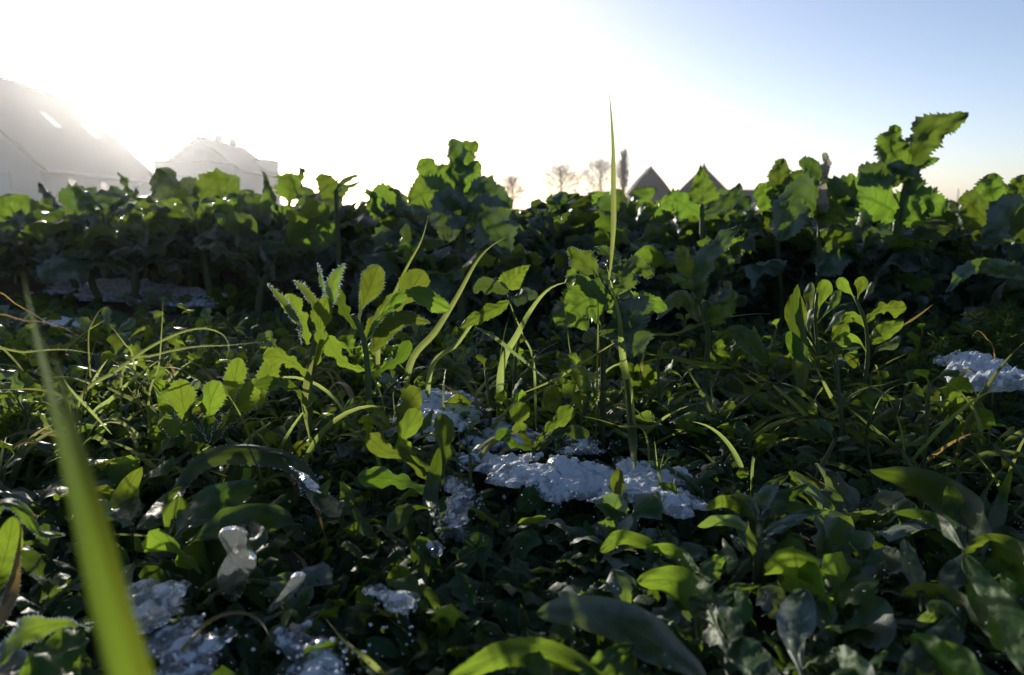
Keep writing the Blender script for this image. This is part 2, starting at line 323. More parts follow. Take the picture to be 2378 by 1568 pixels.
def gable_house(name, label, loc, rz, W, Ln, eave, ridge, sweep=0.0, roofm='tile', wallm='plaster', windows=(), chim=(), sky_l=(), over=0.4):
    """ridge runs along local y from 0 to Ln; W = half width"""
    t = thing(name, label, 'house', loc, rz=rz)
    pr_ = [(-W, 0), (W, 0), (W, eave), (0, ridge - 0.25), (-W, eave)]
    v = [(x, 0.0, z) for x, z in pr_] + [(x, Ln, z) for x, z in pr_]
    part('wall', (v, [(0, 1, 2, 3, 4), (9, 8, 7, 6, 5), (0, 5, 6, 1), (1, 6, 7, 2), (4, 9, 5, 0)], [(0, 0)] * 10), M[wallm], t)
    for sg in (-1, 1):
        n = 6; prof_ = []
        for i in range(n + 1):
            q = i / n; x = q * (W + over); z = ridge - (ridge - eave + 0.25) * (q + sweep * math.sin(math.pi * q) * 0.35)
            prof_.append((sg * x, z))
        v = []; f = []
        for x, z in prof_:
            for y, dz in ((-over, 0), (Ln + over, 0), (Ln + over, -0.18), (-over, -0.18)): v.append((x + (0.004 * sg), y, z + dz))
        for i in range(n):
            for k in range(4): f.append((i * 4 + k, i * 4 + (k + 1) % 4, i * 4 + 4 + (k + 1) % 4, i * 4 + 4 + k))
        f += [(3, 2, 1, 0), (n * 4, n * 4 + 1, n * 4 + 2, n * 4 + 3)]
        part('roof', (v, f, [(0, 0)] * len(v)), M[roofm], t)
        g = tube([(sg * (W + over + .05), -over, eave - .30), (sg * (W + over + .05), Ln + over, eave - .30)], .07, .07, 1, 6)
        part('gutter', g, M['metal'], t)
    part('ridge_cap', tube([(0, -over - .02, ridge + .03), (0, Ln + over + .02, ridge + .03)], .12, .12, 1, 6), M[roofm], t)
    for (x, y, z, ww, hh, face) in windows:      # face 's' = gable at y 0, 'e' = wall x=W
        if face == 's':
            fr = part('window', join([box(x - ww / 2 - .07, -.06, z - .07, x + ww / 2 + .07, -.002, z), box(x - ww / 2 - .07, -.06, z + hh, x + ww / 2 + .07, -.002, z + hh + .07),
                      box(x - ww / 2 - .07, -.06, z + .001, x - ww / 2, -.002, z + hh - .001), box(x + ww / 2, -.06, z + .001, x + ww / 2 + .07, -.002, z + hh - .001)]), M['plaster'], t)
            part('pane', box(x - ww / 2, -.03, z, x + ww / 2, -.01, z + hh), M['glass'], fr)
        else:
            fr = part('window', join([box(W + .002, y - ww / 2 - .07, z - .07, W + .06, y + ww / 2 + .07, z), box(W + .002, y - ww / 2 - .07, z + hh, W + .06, y + ww / 2 + .07, z + hh + .07)]), M['plaster'], t)
            part('pane', box(W + .01, y - ww / 2, z, W + .03, y + ww / 2, z + hh), M['glass'], fr)
    for (x, y, z0, z1) in chim:
        c = part('chimney', box(x - .3, y - .3, z0, x + .3, y + .3, z1), M['brick'], t)
        part('chimney_cap', box(x - .36, y - .36, z1 + .002, x + .36, y + .36, z1 + .1), M['metal'], c)
    for (y, q, ww, hh) in sky_l:                 # roof lights on the +x slope
        sl_ = (W + over); s2 = (ridge - eave + .25)
        def rp(yy, qq, off): return (qq * sl_ + off * .7, yy, ridge - s2 * qq + off * .7)
        v = [rp(y, q, .06), rp(y + ww, q, .06), rp(y + ww, q + hh, .06), rp(y, q + hh, .06)]
        part('roof_light', slab(*v, -.08), M['glass'], t)
    return t
# big farmhouse at the left edge: ridge runs away from the camera
A = Vector((-28.8, 40.0, 0)); B = Vector((-32.1, 61.0, 0)); d = B - A; rz = math.atan2(-d.x, d.y)
gable_house('farmhouse', 'large house with a huge steep tiled roof and two roof lights, left edge', (A.x, A.y, 0), rz, 5.2, d.length, 2.4, 7.85,
            windows=((0, 0, 3.6, 1.1, 1.2, 's'), (3.1, 0, .8, 1.2, 1.2, 's'), (5.2, 4, .7, 1.2, 1.1, 'e'), (5.2, 9, .7, 1.2, 1.1, 'e'), (5.2, 15.5, .6, 1.4, 1.5, 'e')),
            sky_l=((9.0, .34, 1.0, .14), (15.5, .36, 1.0, .14)), chim=())
# low flat-roofed annex joining the two
t = thing('flat_roofed_annex', 'low pale annex with a flat roof between the two left houses', 'house', (-25.2, 64, 0))
part('wall', box(-3.0, 0, 0, 1.2, 6, 3.85), M['plaster'], t); part('roof', box(-3.2, -.2, 3.852, 1.3, 6.2, 4.0), M['slate'], t)
fr = part('window', box(-1.4, -.05, 1.6, -.2, -.002, 2.8), M['metal'], t); part('pane', box(-1.3, -.08, 1.7, -.3, -.052, 2.7), M['glass'], fr)
a2 = (480 - CX) / F * 70
gable_house('gabled_house', 'pale gabled house with chimneys on its receding ridge, right of the farmhouse', (a2, 70, 0), R(2.5), 3.4, 14, 3.7, 6.3,
            windows=((-1.2, 0, 2.0, .9, 1.1, 's'), (1.2, 0, 2.0, .9, 1.1, 's'), (0, 0, 4.3, .8, .9, 's')), chim=((0, 5.5, 5.8, 6.9), (0.1, 9.5, 5.8, 6.8)))
t = thing('shed', 'low flat shed beside the pole, right of the gabled house', 'shed', ((612 - CX) / F * 80, 80, 0))
part('wall', box(-1.6, 0, 0, 0.9, 4, 4.9), M['plaster'], t); part('roof', box(-1.75, -.15, 4.902, 1.0, 4.15, 5.05), M['slate'], t); part('door', box(-.4, -.06, 0, .5, -.002, 2.1), M['metal'], t)
gable_house('distant_house', 'small dark pointed gable beyond the field, just right of the columnar bare tree', ((1506 - CX) / F * 110, 110, 0), R(-4), 2.6, 9, 2.6, 5.8, sweep=-.1, roofm='slate', wallm='dark', windows=(), over=.3)
gable_house('distant_house', 'dark house with a swept concave roof behind the pointed rape leaf', ((1626 - CX) / F * 105, 105, 0), R(-12), 3.7, 10, 2.0, 5.95, sweep=.5, roofm='slate', wallm='dark', windows=(), over=.3)
gable_house('distant_house', 'low broad grey roof far off, furthest right of the distant houses', ((1765 - CX) / F * 120, 120, 0), R(86), 3.5, 5, 1.4, 2.9, roofm='slate', wallm='dark', windows=())
# poles
def pole(px, top, d_, r, label, arm=0):
    p = P(px, top, d_); t = thing('utility_pole', label, 'pole', (p.x, p.y, 0))
    part('mast', tube([(0, 0, 0), (0, 0, p.z)], r * 1.2, r * .8, 1, 8), M['metal'], t)
    if arm: part('cross_arm', box(-arm, -.05, p.z - .45, arm, .05, p.z - .33), M['metal'], t)
    part('cap', tube([(0, 0, p.z + .002), (0, 0, p.z + .12)], r * .9, r * .3, 1, 8), M['metal'], t)
pole(636, 322, 82, .05, 'tall thin mast right of the gabled house')
pole(877, 377, 60, .09, 'thick grey post against the white sky, left of the tall rape plant')
pole(951, 410, 75, .06, 'short thin post just left of the tall rape plant')
pole(2226, 440, 90, .06, 'tiny distant post in the gap at the right')
pole(660, 378, 78, .05, 'short post just right of the tall thin mast')
# bare trees
def bare_tree(px, top, d_, spread, label, seed, columnar=False, narrow=1.0):
    rg = random.Random(seed); p = P(px, top, d_); H = p.z; t = thing('bare_tree', label, 'tree', (p.x, p.y, 0)); segs = []
    def br(a, dr, L, r, lv):
        b = a + dr * L; segs.append((a, a.lerp(b, .5) + Vector((rg.gauss(0, .03), rg.gauss(0, .03), 0)) * L, b, r, r * .62))
        if lv == 0: return
        for k in range(4 if lv > 2 else 3):
            s = rg.uniform(.45, 1.0); an = rg.uniform(0, 6.283); op = (0.22 if columnar else 0.62) * rg.uniform(.6, 1.25)
            A_ = dr.cross(Vector((.3, .2, 1)) if abs(dr.z) < .9 else Vector((1, 0, 0))).normalized(); B_ = dr.cross(A_)
            nd = (dr * math.cos(op) + (A_ * math.cos(an) + B_ * math.sin(an)) * math.sin(op) + Vector((0, 0, .14))).normalized()
            br(a + dr * L * s, nd, L * rg.uniform(.58, .75), r * .58 * (1.1 - .3 * s), lv - 1)
    part('trunk', tube([(0, 0, 0), (0.05, 0, H * .16), (0, 0, H * .80)], .15 * narrow, .03 * narrow, 3, 7), M['bark'], t, True)
    NB = 56
    for k in range(NB):
        q = k / (NB - 1); an = k * 2.4 + rg.random(); op = (.16 if columnar else 1.0 - .6 * q) * rg.uniform(.8, 1.2); z0_ = H * (.12 + .62 * q) if columnar else H * (.15 + .55 * q)
        L_ = H * (.18 if columnar else .27) * (math.sin(math.pi * (.22 + .68 * q)) ** .7) * rg.uniform(.8, 1.15)
        br(Vector((0, 0, z0_)), Vector((math.sin(op) * math.cos(an), math.sin(op) * math.sin(an), math.cos(op))), L_, .035 * narrow, 3 if q < .62 else 2)
    zm = max(s[2].z for s in segs); k_ = H / zm
    g = []
    for a, b, c, r0, r1 in segs:
        q = [Vector((v_.x * spread, v_.y * spread, v_.z * k_)) for v_ in (a, b, c)]
        g.append(tube(q, max(r0 * .9, .012), max(r1 * .8, .009), 2, 3))
    part('crown', join(g), M['bark'], t, True)
bare_tree(1190, 398, 120, 1.15, 'smallest round bare tree on the skyline, left of the other bare trees', 3)
bare_tree(1303, 366, 115, 1.2, 'round bare tree on the skyline between the small tree and the tall grass blade', 5)
bare_tree(1396, 345, 118, 1.2, 'bare tree directly behind the tall grass blade', 8)
bare_tree(1450, 338, 116, 1.3, 'dense columnar bare tree just right of the tall grass blade', 11, True, 1.3)

# ------------------------------------------------------------------ plant prototypes (lists of mesh parts)
def lmesh(name, geo, mat): v, f, u = geo; return mk(name, v, f, mat, u)
def rape_proto(seed):
    rg = random.Random(seed); parts = []; hs = rg.uniform(.07, .12)
    stp = [Vector((0, 0, -.02)), Vector((rg.gauss(0, .011), rg.gauss(0, .011), hs * .5)), Vector((rg.gauss(0, .02), rg.gauss(0, .02), hs))]
    parts.append(('stem', lmesh('rape_stem', tube(stp, .0058, .0038, 6, 7), M['stem'])))
    n = rg.randint(14, 18)
    for i in range(n):
        az = i * 2.4 + rg.gauss(0, .3); q = (i / n) ** .8; el = R(rg.uniform(10, 50) + 32 * q); L = rg.uniform(.075, .125) * (1 - .15 * q)
        c = arcpath(stp[1].lerp(stp[2], q), az, el, L, rg.uniform(.8, 2.3) * (1 - .45 * q), rg, 6, rg.gauss(0, .5))
        T = Vector((math.cos(az) * math.sin(el), math.sin(az) * math.sin(el), -math.cos(el))) * -1
        g = ribbon(c, L * rg.uniform(.20, .29), 'rape', T + Vector((0, 0, .4)), rg, tilt=rg.uniform(-35, 35), fold=rg.uniform(.1, .45), wave=rg.uniform(.15, .35), wf=rg.uniform(2, 4.5),
                   teeth=.17, nu=28, nv=5, twist=rg.uniform(-70, 70), crinkle=.38)
        parts.append(('leaf', lmesh('rape_leaf', g, M['rapef'] if rg.random() < .35 else M['rape'])))
    return parts
def rosette_proto(seed, kind, L0, mat, elr=(15, 60), nl=(6, 9), wr=(.16, .24)):
    rg = random.Random(seed); parts = [('stem', lmesh('weed_stem', tube([(0, 0, -.01), (0, 0, .004)], .003, .002, 1, 5), M['stem']))]
    for i in range(rg.randint(*nl)):
        az = i * 2.4 + rg.gauss(0, .3); el = R(rg.uniform(*elr)); L = L0 * rg.uniform(.7, 1.2)
        c = arcpath((0, 0, .002), az, el, L, rg.uniform(.3, 1.5), rg, 5, rg.gauss(0, .4))
        T = Vector((-math.cos(az) * math.sin(el), -math.sin(az) * math.sin(el), math.cos(el)))
        g = ribbon(c, L * rg.uniform(*wr), kind, T, rg, tilt=rg.uniform(-25, 25), fold=rg.uniform(.1, .4), wave=rg.uniform(.05, .3), wf=2.5,
                   teeth=.10 if kind == 'lobed' else .03, nu=20 if kind == 'lobed' else 12, nv=4, twist=rg.uniform(-30, 30), crinkle=.15)
        parts.append(('leaf', lmesh('weed_leaf', g, mat)))
    return parts
def upright_proto(seed, H, lw, mat):
    rg = random.Random(seed); top = Vector((rg.gauss(0, .01), rg.gauss(0, .01), H)); md = Vector((rg.gauss(0, .008), rg.gauss(0, .008), H * .5))
    st = catmull([Vector((0, 0, -.01)), md, top], 10); parts = [('stem', lmesh('weed_stem', tube(st, .0022, .0013, 8, 5), M['stem']))]
    nn = 5; az0 = rg.random() * 6
    for k in range(nn):
        c0 = st[int(2 + 8 * k / (nn - 1))]
        for s in (0, 1):
            az = az0 + k * 1.57 + s * 3.14 + rg.gauss(0, .25); el = R(rg.uniform(15, 45) + 20 * k / nn); L = lw * (1.15 - .45 * k / nn) * rg.uniform(.8, 1.2)
            c = arcpath(c0, az, el, L, rg.uniform(.4, 1.4), rg, 4)
            T = Vector((-math.cos(az) * math.sin(el), -math.sin(az) * math.sin(el), math.cos(el)))
            parts.append(('leaf', lmesh('weed_leaf', ribbon(c, L * rg.uniform(.2, .3), 'spat', T, rg, tilt=rg.uniform(-30, 30), fold=.3, wave=.15, wf=2, nu=10, nv=4), mat)))
    return parts
def tuft_proto(seed, L0, nb, mat=None):
    rg = random.Random(seed); parts = []
    for i in range(nb):
        az = rg.uniform(0, 6.283); el = R(rg.uniform(35, 85)); L = L0 * rg.uniform(.6, 1.2)
        c = arcpath((rg.gauss(0, .004), rg.gauss(0, .004), -.005), az, el, L, rg.uniform(.3, 2.2), rg, 7, rg.gauss(0, .5))
        parts.append(('blade', lmesh('grass_blade', ribbon(c, rg.uniform(.0016, .003), 'grass', (math.cos(az + 1), math.sin(az + 1), .6), rg, fold=.5, nu=14, nv=2, twist=rg.uniform(-90, 90)), M['grassd'] if rg.random() < .15 else (mat or M['grass']))))
    return parts
def feather_proto(seed, H):
    rg = random.Random(seed); parts = []
    for s in range(3):
        lean = Vector((rg.gauss(0, .3), rg.gauss(0, .2), 1)).normalized(); st = [Vector((0, 0, -.01)), lean * H * .5, lean * H + Vector((rg.gauss(0, .01), 0, 0))]
        C = catmull(st, 20); g = [tube(C, .0012, .0006, 12, 4)]
        for i in range(5, 20):
            for k in range(4):
                az = rg.uniform(0, 6.28); dr = Vector((math.cos(az), math.sin(az), .5)).normalized(); L = H * .22 * rg.uniform(.6, 1.1)
                g.append(tube([C[i], C[i] + dr * L], .0005, .0003, 1, 3))
                for q in range(3):
                    b = C[i] + dr * L * (.35 + .2 * q); d2 = (dr + Vector((rg.gauss(0, .7), rg.gauss(0, .7), rg.gauss(0, .7)))).normalized()
                    g.append(tube([b, b + d2 * L * .35], .0004, .0003, 1, 3))
        parts.append(('frond', lmesh('feathery_frond', join(g), M['feather'])))
    return parts
def place(parts, name, label, cat, loc, rz, s, group=None, tiltx=0, tilty=0):
    t = thing(name, label, cat, loc, group, rz, s); t.rotation_euler.x = tiltx; t.rotation_euler.y = tilty
    for nme, me in parts: ob(nme, me, t)
    return t
def height(parts): return max(v.co.z for _, me in parts for v in me.vertices)
rapes = [rape_proto(100 + i) for i in range(10)]
rape_h = [height(p) for p in rapes]

# skyline of the photo: where the top of the rape stands
PRO = [(-300, 455), (0, 446), (100, 440), (180, 420), (240, 372), (330, 366), (440, 362), (520, 372), (600, 378), (700, 392), (760, 405), (830, 440), (900, 442), (950, 400), (1000, 385), (1090, 405), (1130, 440),
       (1190, 462), (1235, 478), (1270, 455), (1390, 425), (1440, 440), (1500, 428), (1580, 435), (1640, 420), (1700, 445), (1760, 445), (1810, 395), (1860, 380), (1960, 372), (2040, 395), (2100, 425), (2150, 465), (2195, 495), (2225, 462), (2300, 425), (2378, 408), (2700, 400)]
def prof_y(px):
    return float(np.interp(px, [a for a, b in PRO], [b for a, b in PRO]))
rg = random.Random(7)
ZN = [(-999, 230, 'rape plant below the big farmhouse'),
      (230, 480, 'backlit rape plant below the end of the farmhouse roof'),
      (480, 700, 'backlit rape plant in front of the gabled house'),
      (700, 900, 'rape plant beneath the thick post'),
      (900, 1130, 'dark rape plant round the tall folded leaf'),
      (1130, 1400, 'backlit rape plant beneath the round bare trees'),
      (1400, 1590, 'rape plant in front of the small pointed gable'),
      (1590, 1790, 'rape plant in front of the swept roof'),
      (1790, 2010, 'dark rape plant in the clump right of the houses'),
      (2010, 2190, 'rape plant below the tallest toothed leaf'),
      (2190, 9999, 'dark rape plant at the right edge')]
def zone(px):
    for a, b, s in ZN:
        if a <= px < b: return s
nrape = 0; RT = []
for row in range(9):
    y0 = 1.42 + row * 0.165
    half = y0 * .72 + .15; n = int(2 * half / (.135 if row < 4 else .16))
    for i in range(n):
        x = -half + (i + rg.uniform(-.2, 1.2)) * 2 * half / n; y = y0 + rg.uniform(-.06, .06)
        px, _ = to_px((x, y, .2)); top = prof_y(px) + (rg.uniform(-30, 12) if row < 4 else rg.uniform(-10, 16))
        top += (rg.uniform(70, 170), rg.uniform(35, 110), rg.uniform(5, 60), 0, 0, 0, 0, 0, 0)[row]
        if px < 880 and y < 1.86 + .1 * math.sin(px * .02) and not (560 < px < 700 and y > 1.6): continue
        H = P(px, top, y).z
        k = rg.randrange(10); s = max(.35, min(1.75, H / rape_h[k]))
        z = zone(px); nrape += 1
        if nrape > 290: break
        zz = z + ', ' + ['first', 'second', 'third', 'fourth', 'fifth', 'sixth', 'seventh', 'eighth', 'ninth'][row] + ' row back'
        RT.append((place(rapes[k], 'rape_plant', zz, 'plant', (x, y, ter(x, y)), rg.uniform(0, 6.283), s, group=zz, tiltx=rg.gauss(0, .09), tilty=rg.gauss(0, .09)), px))
# the field beyond: one mass
def gather(parts):
    vs_, fs, us, o = [], [], [], 0
    for _, me in parts:
        n_ = len(me.vertices); c = np.empty(n_ * 3, np.float32); me.vertices.foreach_get('co', c); vs_.append(c.reshape(-1, 3))
        q = np.array([list(p.vertices) for p in me.polygons if len(p.vertices) == 4], np.int32); fs.append(q + o)
        lu = np.zeros((n_, 2), np.float32); li = np.empty(len(me.loops), np.int32); me.loops.foreach_get('vertex_index', li)
        uu = np.empty(len(me.loops) * 2, np.float32); me.uv_layers[0].data.foreach_get('uv', uu); lu[li] = uu.reshape(-1, 2); us.append(lu); o += n_
    return np.concatenate(vs_), np.concatenate(fs), np.concatenate(us)
def mass(name, protos, spots, mat, **kw):
    G = [gather(p) for p in protos]; VV, FF, UU, o = [], [], [], 0
    for (k, x, y, z, rz, s) in spots:
        v, f, u = G[k]; c, s_ = math.cos(rz), math.sin(rz)
        v2 = np.stack([(v[:, 0] * c - v[:, 1] * s_) * s + x, (v[:, 0] * s_ + v[:, 1] * c) * s + y, v[:, 2] * s + z], 1)
        VV.append(v2); FF.append(f + o); UU.append(u); o += len(v)
    v = np.concatenate(VV); f = np.concatenate(FF); u = np.concatenate(UU)
    me = bpy.data.meshes.new(name); me.vertices.add(len(v)); me.vertices.foreach_set('co', v.ravel().astype(np.float32))
    me.loops.add(len(f) * 4); me.loops.foreach_set('vertex_index', f.ravel().astype(np.int32))
    me.polygons.add(len(f)); me.polygons.foreach_set('loop_start', np.arange(0, len(f) * 4, 4, dtype=np.int32))
    me.update(calc_edges=True); l = me.uv_layers.new(name='UVMap'); l.data.foreach_set('uv', u[f.ravel()].ravel().astype(np.float32))
    me.polygons.foreach_set('use_smooth', [True] * len(f)); me.materials.append(mat); me.validate()
    return ob(name, me, kind='stuff', **kw)
def light_rape(seed):
    rg = random.Random(seed); parts = []
    for i in range(8):
        az = i * 2.4; el = R(rg.uniform(35, 80)); L = rg.uniform(.13, .18)
        c = arcpath((0, 0, .04), az, el, L, rg.uniform(.6, 2), rg, 4)
        parts.append(('leaf', lmesh('far_leaf', ribbon(c, L * .3, 'blade', (-math.cos(az) * math.sin(el), -math.sin(az) * math.sin(el), math.cos(el)), rg, tilt=rg.uniform(-40, 40), fold=.3, wave=.45, wf=3, teeth=.2, nu=14, nv=4, crinkle=.4), M['rape'])))
    return parts
lr = [light_rape(i) for i in range(5)]; spots = []
y = 2.95
while y < 60:
    st = .16 * (1 + (y - 2.9) * .09); half = y * .75
    x = -half
    while x < half:
        xx = x + rg.uniform(-.4, .4) * st; px, _ = to_px((xx, y, .2)); spots.append((rg.randrange(5), xx, y + rg.uniform(-.4, .4) * st, -.012, rg.uniform(0, 6.28), rg.uniform(.85, 1.15) * (1 + min(.0, 0)) * (.95 if y > 6 else 1.0) * max(1, st / .3))); x += st * (1 if y < 10 else 1.4)
    y += st * (1 if y < 8 else 1.6)
spots = [(k, x, y, z, r_, min(s, 1.25)) for k, x, y, z, r_, s in spots]
mass('rape_field', lr, spots, M['rape'], label='mass of rape plants stretching away over the field behind the nearest rows', category='crop')
# ------------------------------------------------------------------ snow and ice
def inpoly(x, y, poly):
    c = False; n = len(poly)
    for i in range(n):
        x1, y1 = poly[i]; x2, y2 = poly[(i + 1) % n]
        if (y1 > y) != (y2 > y) and x < (x2 - x1) * (y - y1) / (y2 - y1) + x1: c = not c
    return c
def edist(x, y, poly):
    b = 1e9; n = len(poly)
    for i in range(n):
        x1, y1 = poly[i]; x2, y2 = poly[(i + 1) % n]; dx, dy = x2 - x1, y2 - y1
        t = max(0, min(1, ((x - x1) * dx + (y - y1) * dy) / (dx * dx + dy * dy + 1e-12)))
        b = min(b, math.hypot(x - x1 - dx * t, y - y1 - dy * t))
    return b
def gz(px, py, z=0.0):
    v = CAMM @ Vector(((px - CX) / F, -(py - CY) / F, -1)); return Vector((0, 0, CAMZ)) + v * ((z - CAMZ) / v.z)
SNOWZ = .018
def snow(pxpoly, label, thick=.010, z0=SNOWZ, step=.0018, mat='snow', rough=.0032, name='snow_patch', cat='snow patch', ragged=.013):
    W_ = [gz(x, y, z0) for x, y in pxpoly]; poly = [(p.x, p.y) for p in W_]
    cx_ = sum(p[0] for p in poly) / len(poly); cy_ = sum(p[1] for p in poly) / len(poly)
    step = step * max(1, cy_ / .7)
    x0, x1 = min(p[0] for p in poly) - .02, max(p[0] for p in poly) + .02; y0, y1 = min(p[1] for p in poly) - .02, max(p[1] for p in poly) + .02
    TH = []; nx_, ny_ = int((x1 - x0) / step) + 1, int((y1 - y0) / step) + 1; idx = {}; V = []; H = {}
    for j in range(ny_):
        for i in range(nx_):
            x, y = x0 + i * step, y0 + j * step
            dd = edist(x, y, poly) * (1 if inpoly(x, y, poly) else -1)
            dd += ragged * noise.noise(Vector((x * 60, y * 60, 1))) + ragged * .6 * noise.noise(Vector((x * 170, y * 170, 5))) - 1.1 * ragged * max(0, noise.noise(Vector((x * 32, y * 32, 7))) - .15) * 3
            if dd > 0:
                e = min(1, dd / .020) ** .75
                lump = abs(noise.noise(Vector((x * 110, y * 110, 3)))) * rough * .9 + noise.noise(Vector((x * 40, y * 40, 8))) * rough * .8 + abs(noise.noise(Vector((x * 260, y * 260, 2)))) * rough * .45 + noise.noise(Vector((x * 600, y * 600, 2))) * rough * .25
                H[(i, j)] = (x, y, e * (thick * .5 + lump) + min(1, dd / .004) * lump * .8, e)
    def vid(k, s):
        key = (*k, s)
        if key not in idx:
            x, y, h, e = H[k]; g_ = .009 * noise.noise(Vector((x * 17, y * 17, 4)))
            z = z0 + g_ + (h if s else -e * thick * .5); idx[key] = len(V); TH.append(1 - e); V.append((x - cx_, y - cy_, z - z0))
        return idx[key]
    Fc = []
    for (i, j) in H:
        q = [(i, j), (i + 1, j), (i + 1, j + 1), (i, j + 1)]
        if all(a in H for a in q):
            Fc.append([vid(a, 1) for a in q]); Fc.append([vid(a, 0) for a in q[::-1]])
            for a, b, oa, ob_ in ((0, 1, (0, -1), (1, -1)), (1, 2, (1, 0), (1, 1)), (2, 3, (1, 1), (0, 1)), (3, 0, (-1, 1), (-1, 0))): pass
    # close the rim
    ec = {}
    for f in Fc[0::2]:
        for a, b in zip(f, f[1:] + f[:1]): ec[(a, b)] = 1
    top2bot = {idx[k]: idx.get((k[0], k[1], 0)) for k in idx if k[2] == 1}
    rim = [(a, b) for (a, b) in ec if (b, a) not in ec]
    for a, b in rim:
        if top2bot.get(a) is not None and top2bot.get(b) is not None: Fc.append([b, a, top2bot[a], top2bot[b]])
    me = mk(name, V, Fc, M[mat]); me.attributes.new('thin', 'FLOAT', 'POINT').data.foreach_set('value', TH)
    o = ob(name, me, None, (cx_, cy_, z0), label=label, category=cat)
    return o
snow([(930, 930), (990, 905), (1090, 915), (1125, 950), (1075, 985), (1010, 1020), (950, 1050), (915, 1015)], 'crusty snow clump behind the upright serrated weed, upper left of the main snow', z0=.030, thick=.008)
snow([(1090, 970), (1150, 965), (1200, 990), (1260, 1010), (1255, 1045), (1180, 1050), (1130, 1040), (1095, 1010)], 'broken granular snow bridging the crusty clump and the largest patch', thick=.006)
snow([(1085, 1010), (1120, 985), (1150, 1020), (1160, 1050), (1240, 1065), (1340, 1075), (1400, 1070), (1480, 1075), (1590, 1078), (1620, 1120), (1640, 1180), (1620, 1225), (1560, 1220), (1480, 1190), (1400, 1165), (1330, 1145), (1260, 1165), (1190, 1150), (1140, 1110), (1075, 1085)],
     'largest patch of old granular snow in the centre with three green shoots through it', thick=.006, rough=.0032, ragged=.020)
snow([(1020, 1120), (1090, 1115), (1120, 1165), (1080, 1230), (1030, 1260), (1005, 1285), (1015, 1200)], 'icy snow tongue hanging lower left of the largest snow patch', mat='ice')
snow([(1250, 1000), (1340, 1000), (1420, 1030), (1400, 1062), (1330, 1055), (1260, 1040)], 'thin glassy ice sheet above the largest snow patch', mat='ice', thick=.006)
snow([(2180, 830), (2240, 828), (2320, 850), (2378, 880), (2400, 900), (2330, 895), (2200, 880), (2185, 855)], 'bright white snow bank at the right edge under the toothed leaves', z0=.05, thick=.02, rough=.005)
snow([(870, 603), (960, 605), (1010, 625), (960, 640), (900, 625)], 'pale frosted snow streak behind the leftmost pale upright blade', z0=.03, thick=.008)
snow([(985, 655), (1060, 648), (1150, 640), (1145, 622), (1090, 622), (1040, 640)], 'snow strip behind the two glowing upright blades', z0=.03, thick=.01)
snow([(1230, 642), (1330, 640), (1340, 655), (1250, 665)], 'small snow strip left of the curled rape seedling', z0=.03, thick=.01)
snow([(1700, 870), (1760, 868), (1840, 872), (1900, 875), (1890, 892), (1800, 895), (1730, 885)], 'broken sparkling ice under the tall oval-leaved weeds', mat='ice', z0=.012, thick=.006)
snow([(640, 1475), (700, 1468), (760, 1500), (830, 1510), (880, 1568), (860, 1620), (650, 1620)], 'lumpy snow at the bottom edge left of the bright green blade', mat='snow', z0=.012)
snow([(860, 1390), (960, 1385), (975, 1430), (940, 1455), (905, 1425)], 'small ice crumb patch above the bright green blade tip', mat='ice', z0=.015, thick=.005)
snow([(290, 1360), (400, 1350), (430, 1400), (410, 1450), (310, 1455), (280, 1410)], 'round slushy ice lump right of the wide blurred blade', mat='ice', z0=.02, thick=.012)
snow([(330, 1480), (440, 1465), (510, 1500), (500, 1568), (480, 1620), (340, 1620)], 'dirty ice patch behind the brown arching blade', mat='ice', z0=.012, thick=.008)
snow([(665, 1070), (690, 1085), (730, 1110), (745, 1150), (715, 1140), (690, 1110)], 'frost crumbs on the arching leaf left of centre', z0=.05, thick=.004, mat='snow', ragged=.004, step=.0012)
snow([(110, 655), (300, 648), (560, 690), (500, 715), (240, 700), (100, 690)], 'frosted grey litter strip below the glare on the left', z0=.012, thick=.006, mat='ice')
snow([(90, 740), (200, 738), (200, 765), (110, 765)], 'small snow remnant behind the left grasses', z0=.02, thick=.006)
cb = []; rs = random.Random(5)
for (cx0, cy0, rx_, ry_, n_) in ((1350, 1110, 330, 110, 420), (1200, 1020, 200, 60, 160), (1020, 980, 120, 60, 120), (1060, 1190, 80, 110, 110), (700, 1120, 60, 60, 60), (760, 1530, 160, 70, 140), (400, 1500, 160, 110, 140), (360, 1400, 90, 60, 70), (920, 1420, 90, 60, 70),
                                (2280, 870, 140, 45, 90), (1800, 880, 160, 30, 160), (1080, 640, 200, 30, 120), (950, 620, 120, 25, 80), (350, 690, 330, 40, 160), (150, 750, 160, 25, 60), (1290, 650, 110, 16, 40)):
    for _ in range(int(n_ * .45)):
        p = gz(cx0 + rs.gauss(0, .40) * rx_, cy0 + rs.gauss(0, .38) * ry_, SNOWZ + rs.uniform(-.012, .004)); q = rs.uniform(.0004, .0011) * (1 if rs.random() < .9 else 1.9)
        v8 = [Vector((math.cos(t * 1.2566 + l_) * rr, math.sin(t * 1.2566 + l_) * rr, z_)) * q * rs.uniform(.6, 1.3) + p for l_, (rr, z_) in enumerate(((.7, -.6), (1, .1), (.5, .7))) for t in range(5)]
        cb.append((v8, [(l_ * 5 + t, l_ * 5 + (t + 1) % 5, l_ * 5 + 5 + (t + 1) % 5, l_ * 5 + 5 + t) for l_ in range(2) for t in range(5)] + [(10, 11, 12, 13, 14), (4, 3, 2, 1, 0)], [(0, 0)] * 15))
v, f, u = join(cb); ob('snow_crumbs', mk('snow_crumbs', v, f, M['snow']), kind='stuff', label='loose melting snow crumbs scattered round the patches', category='snow')
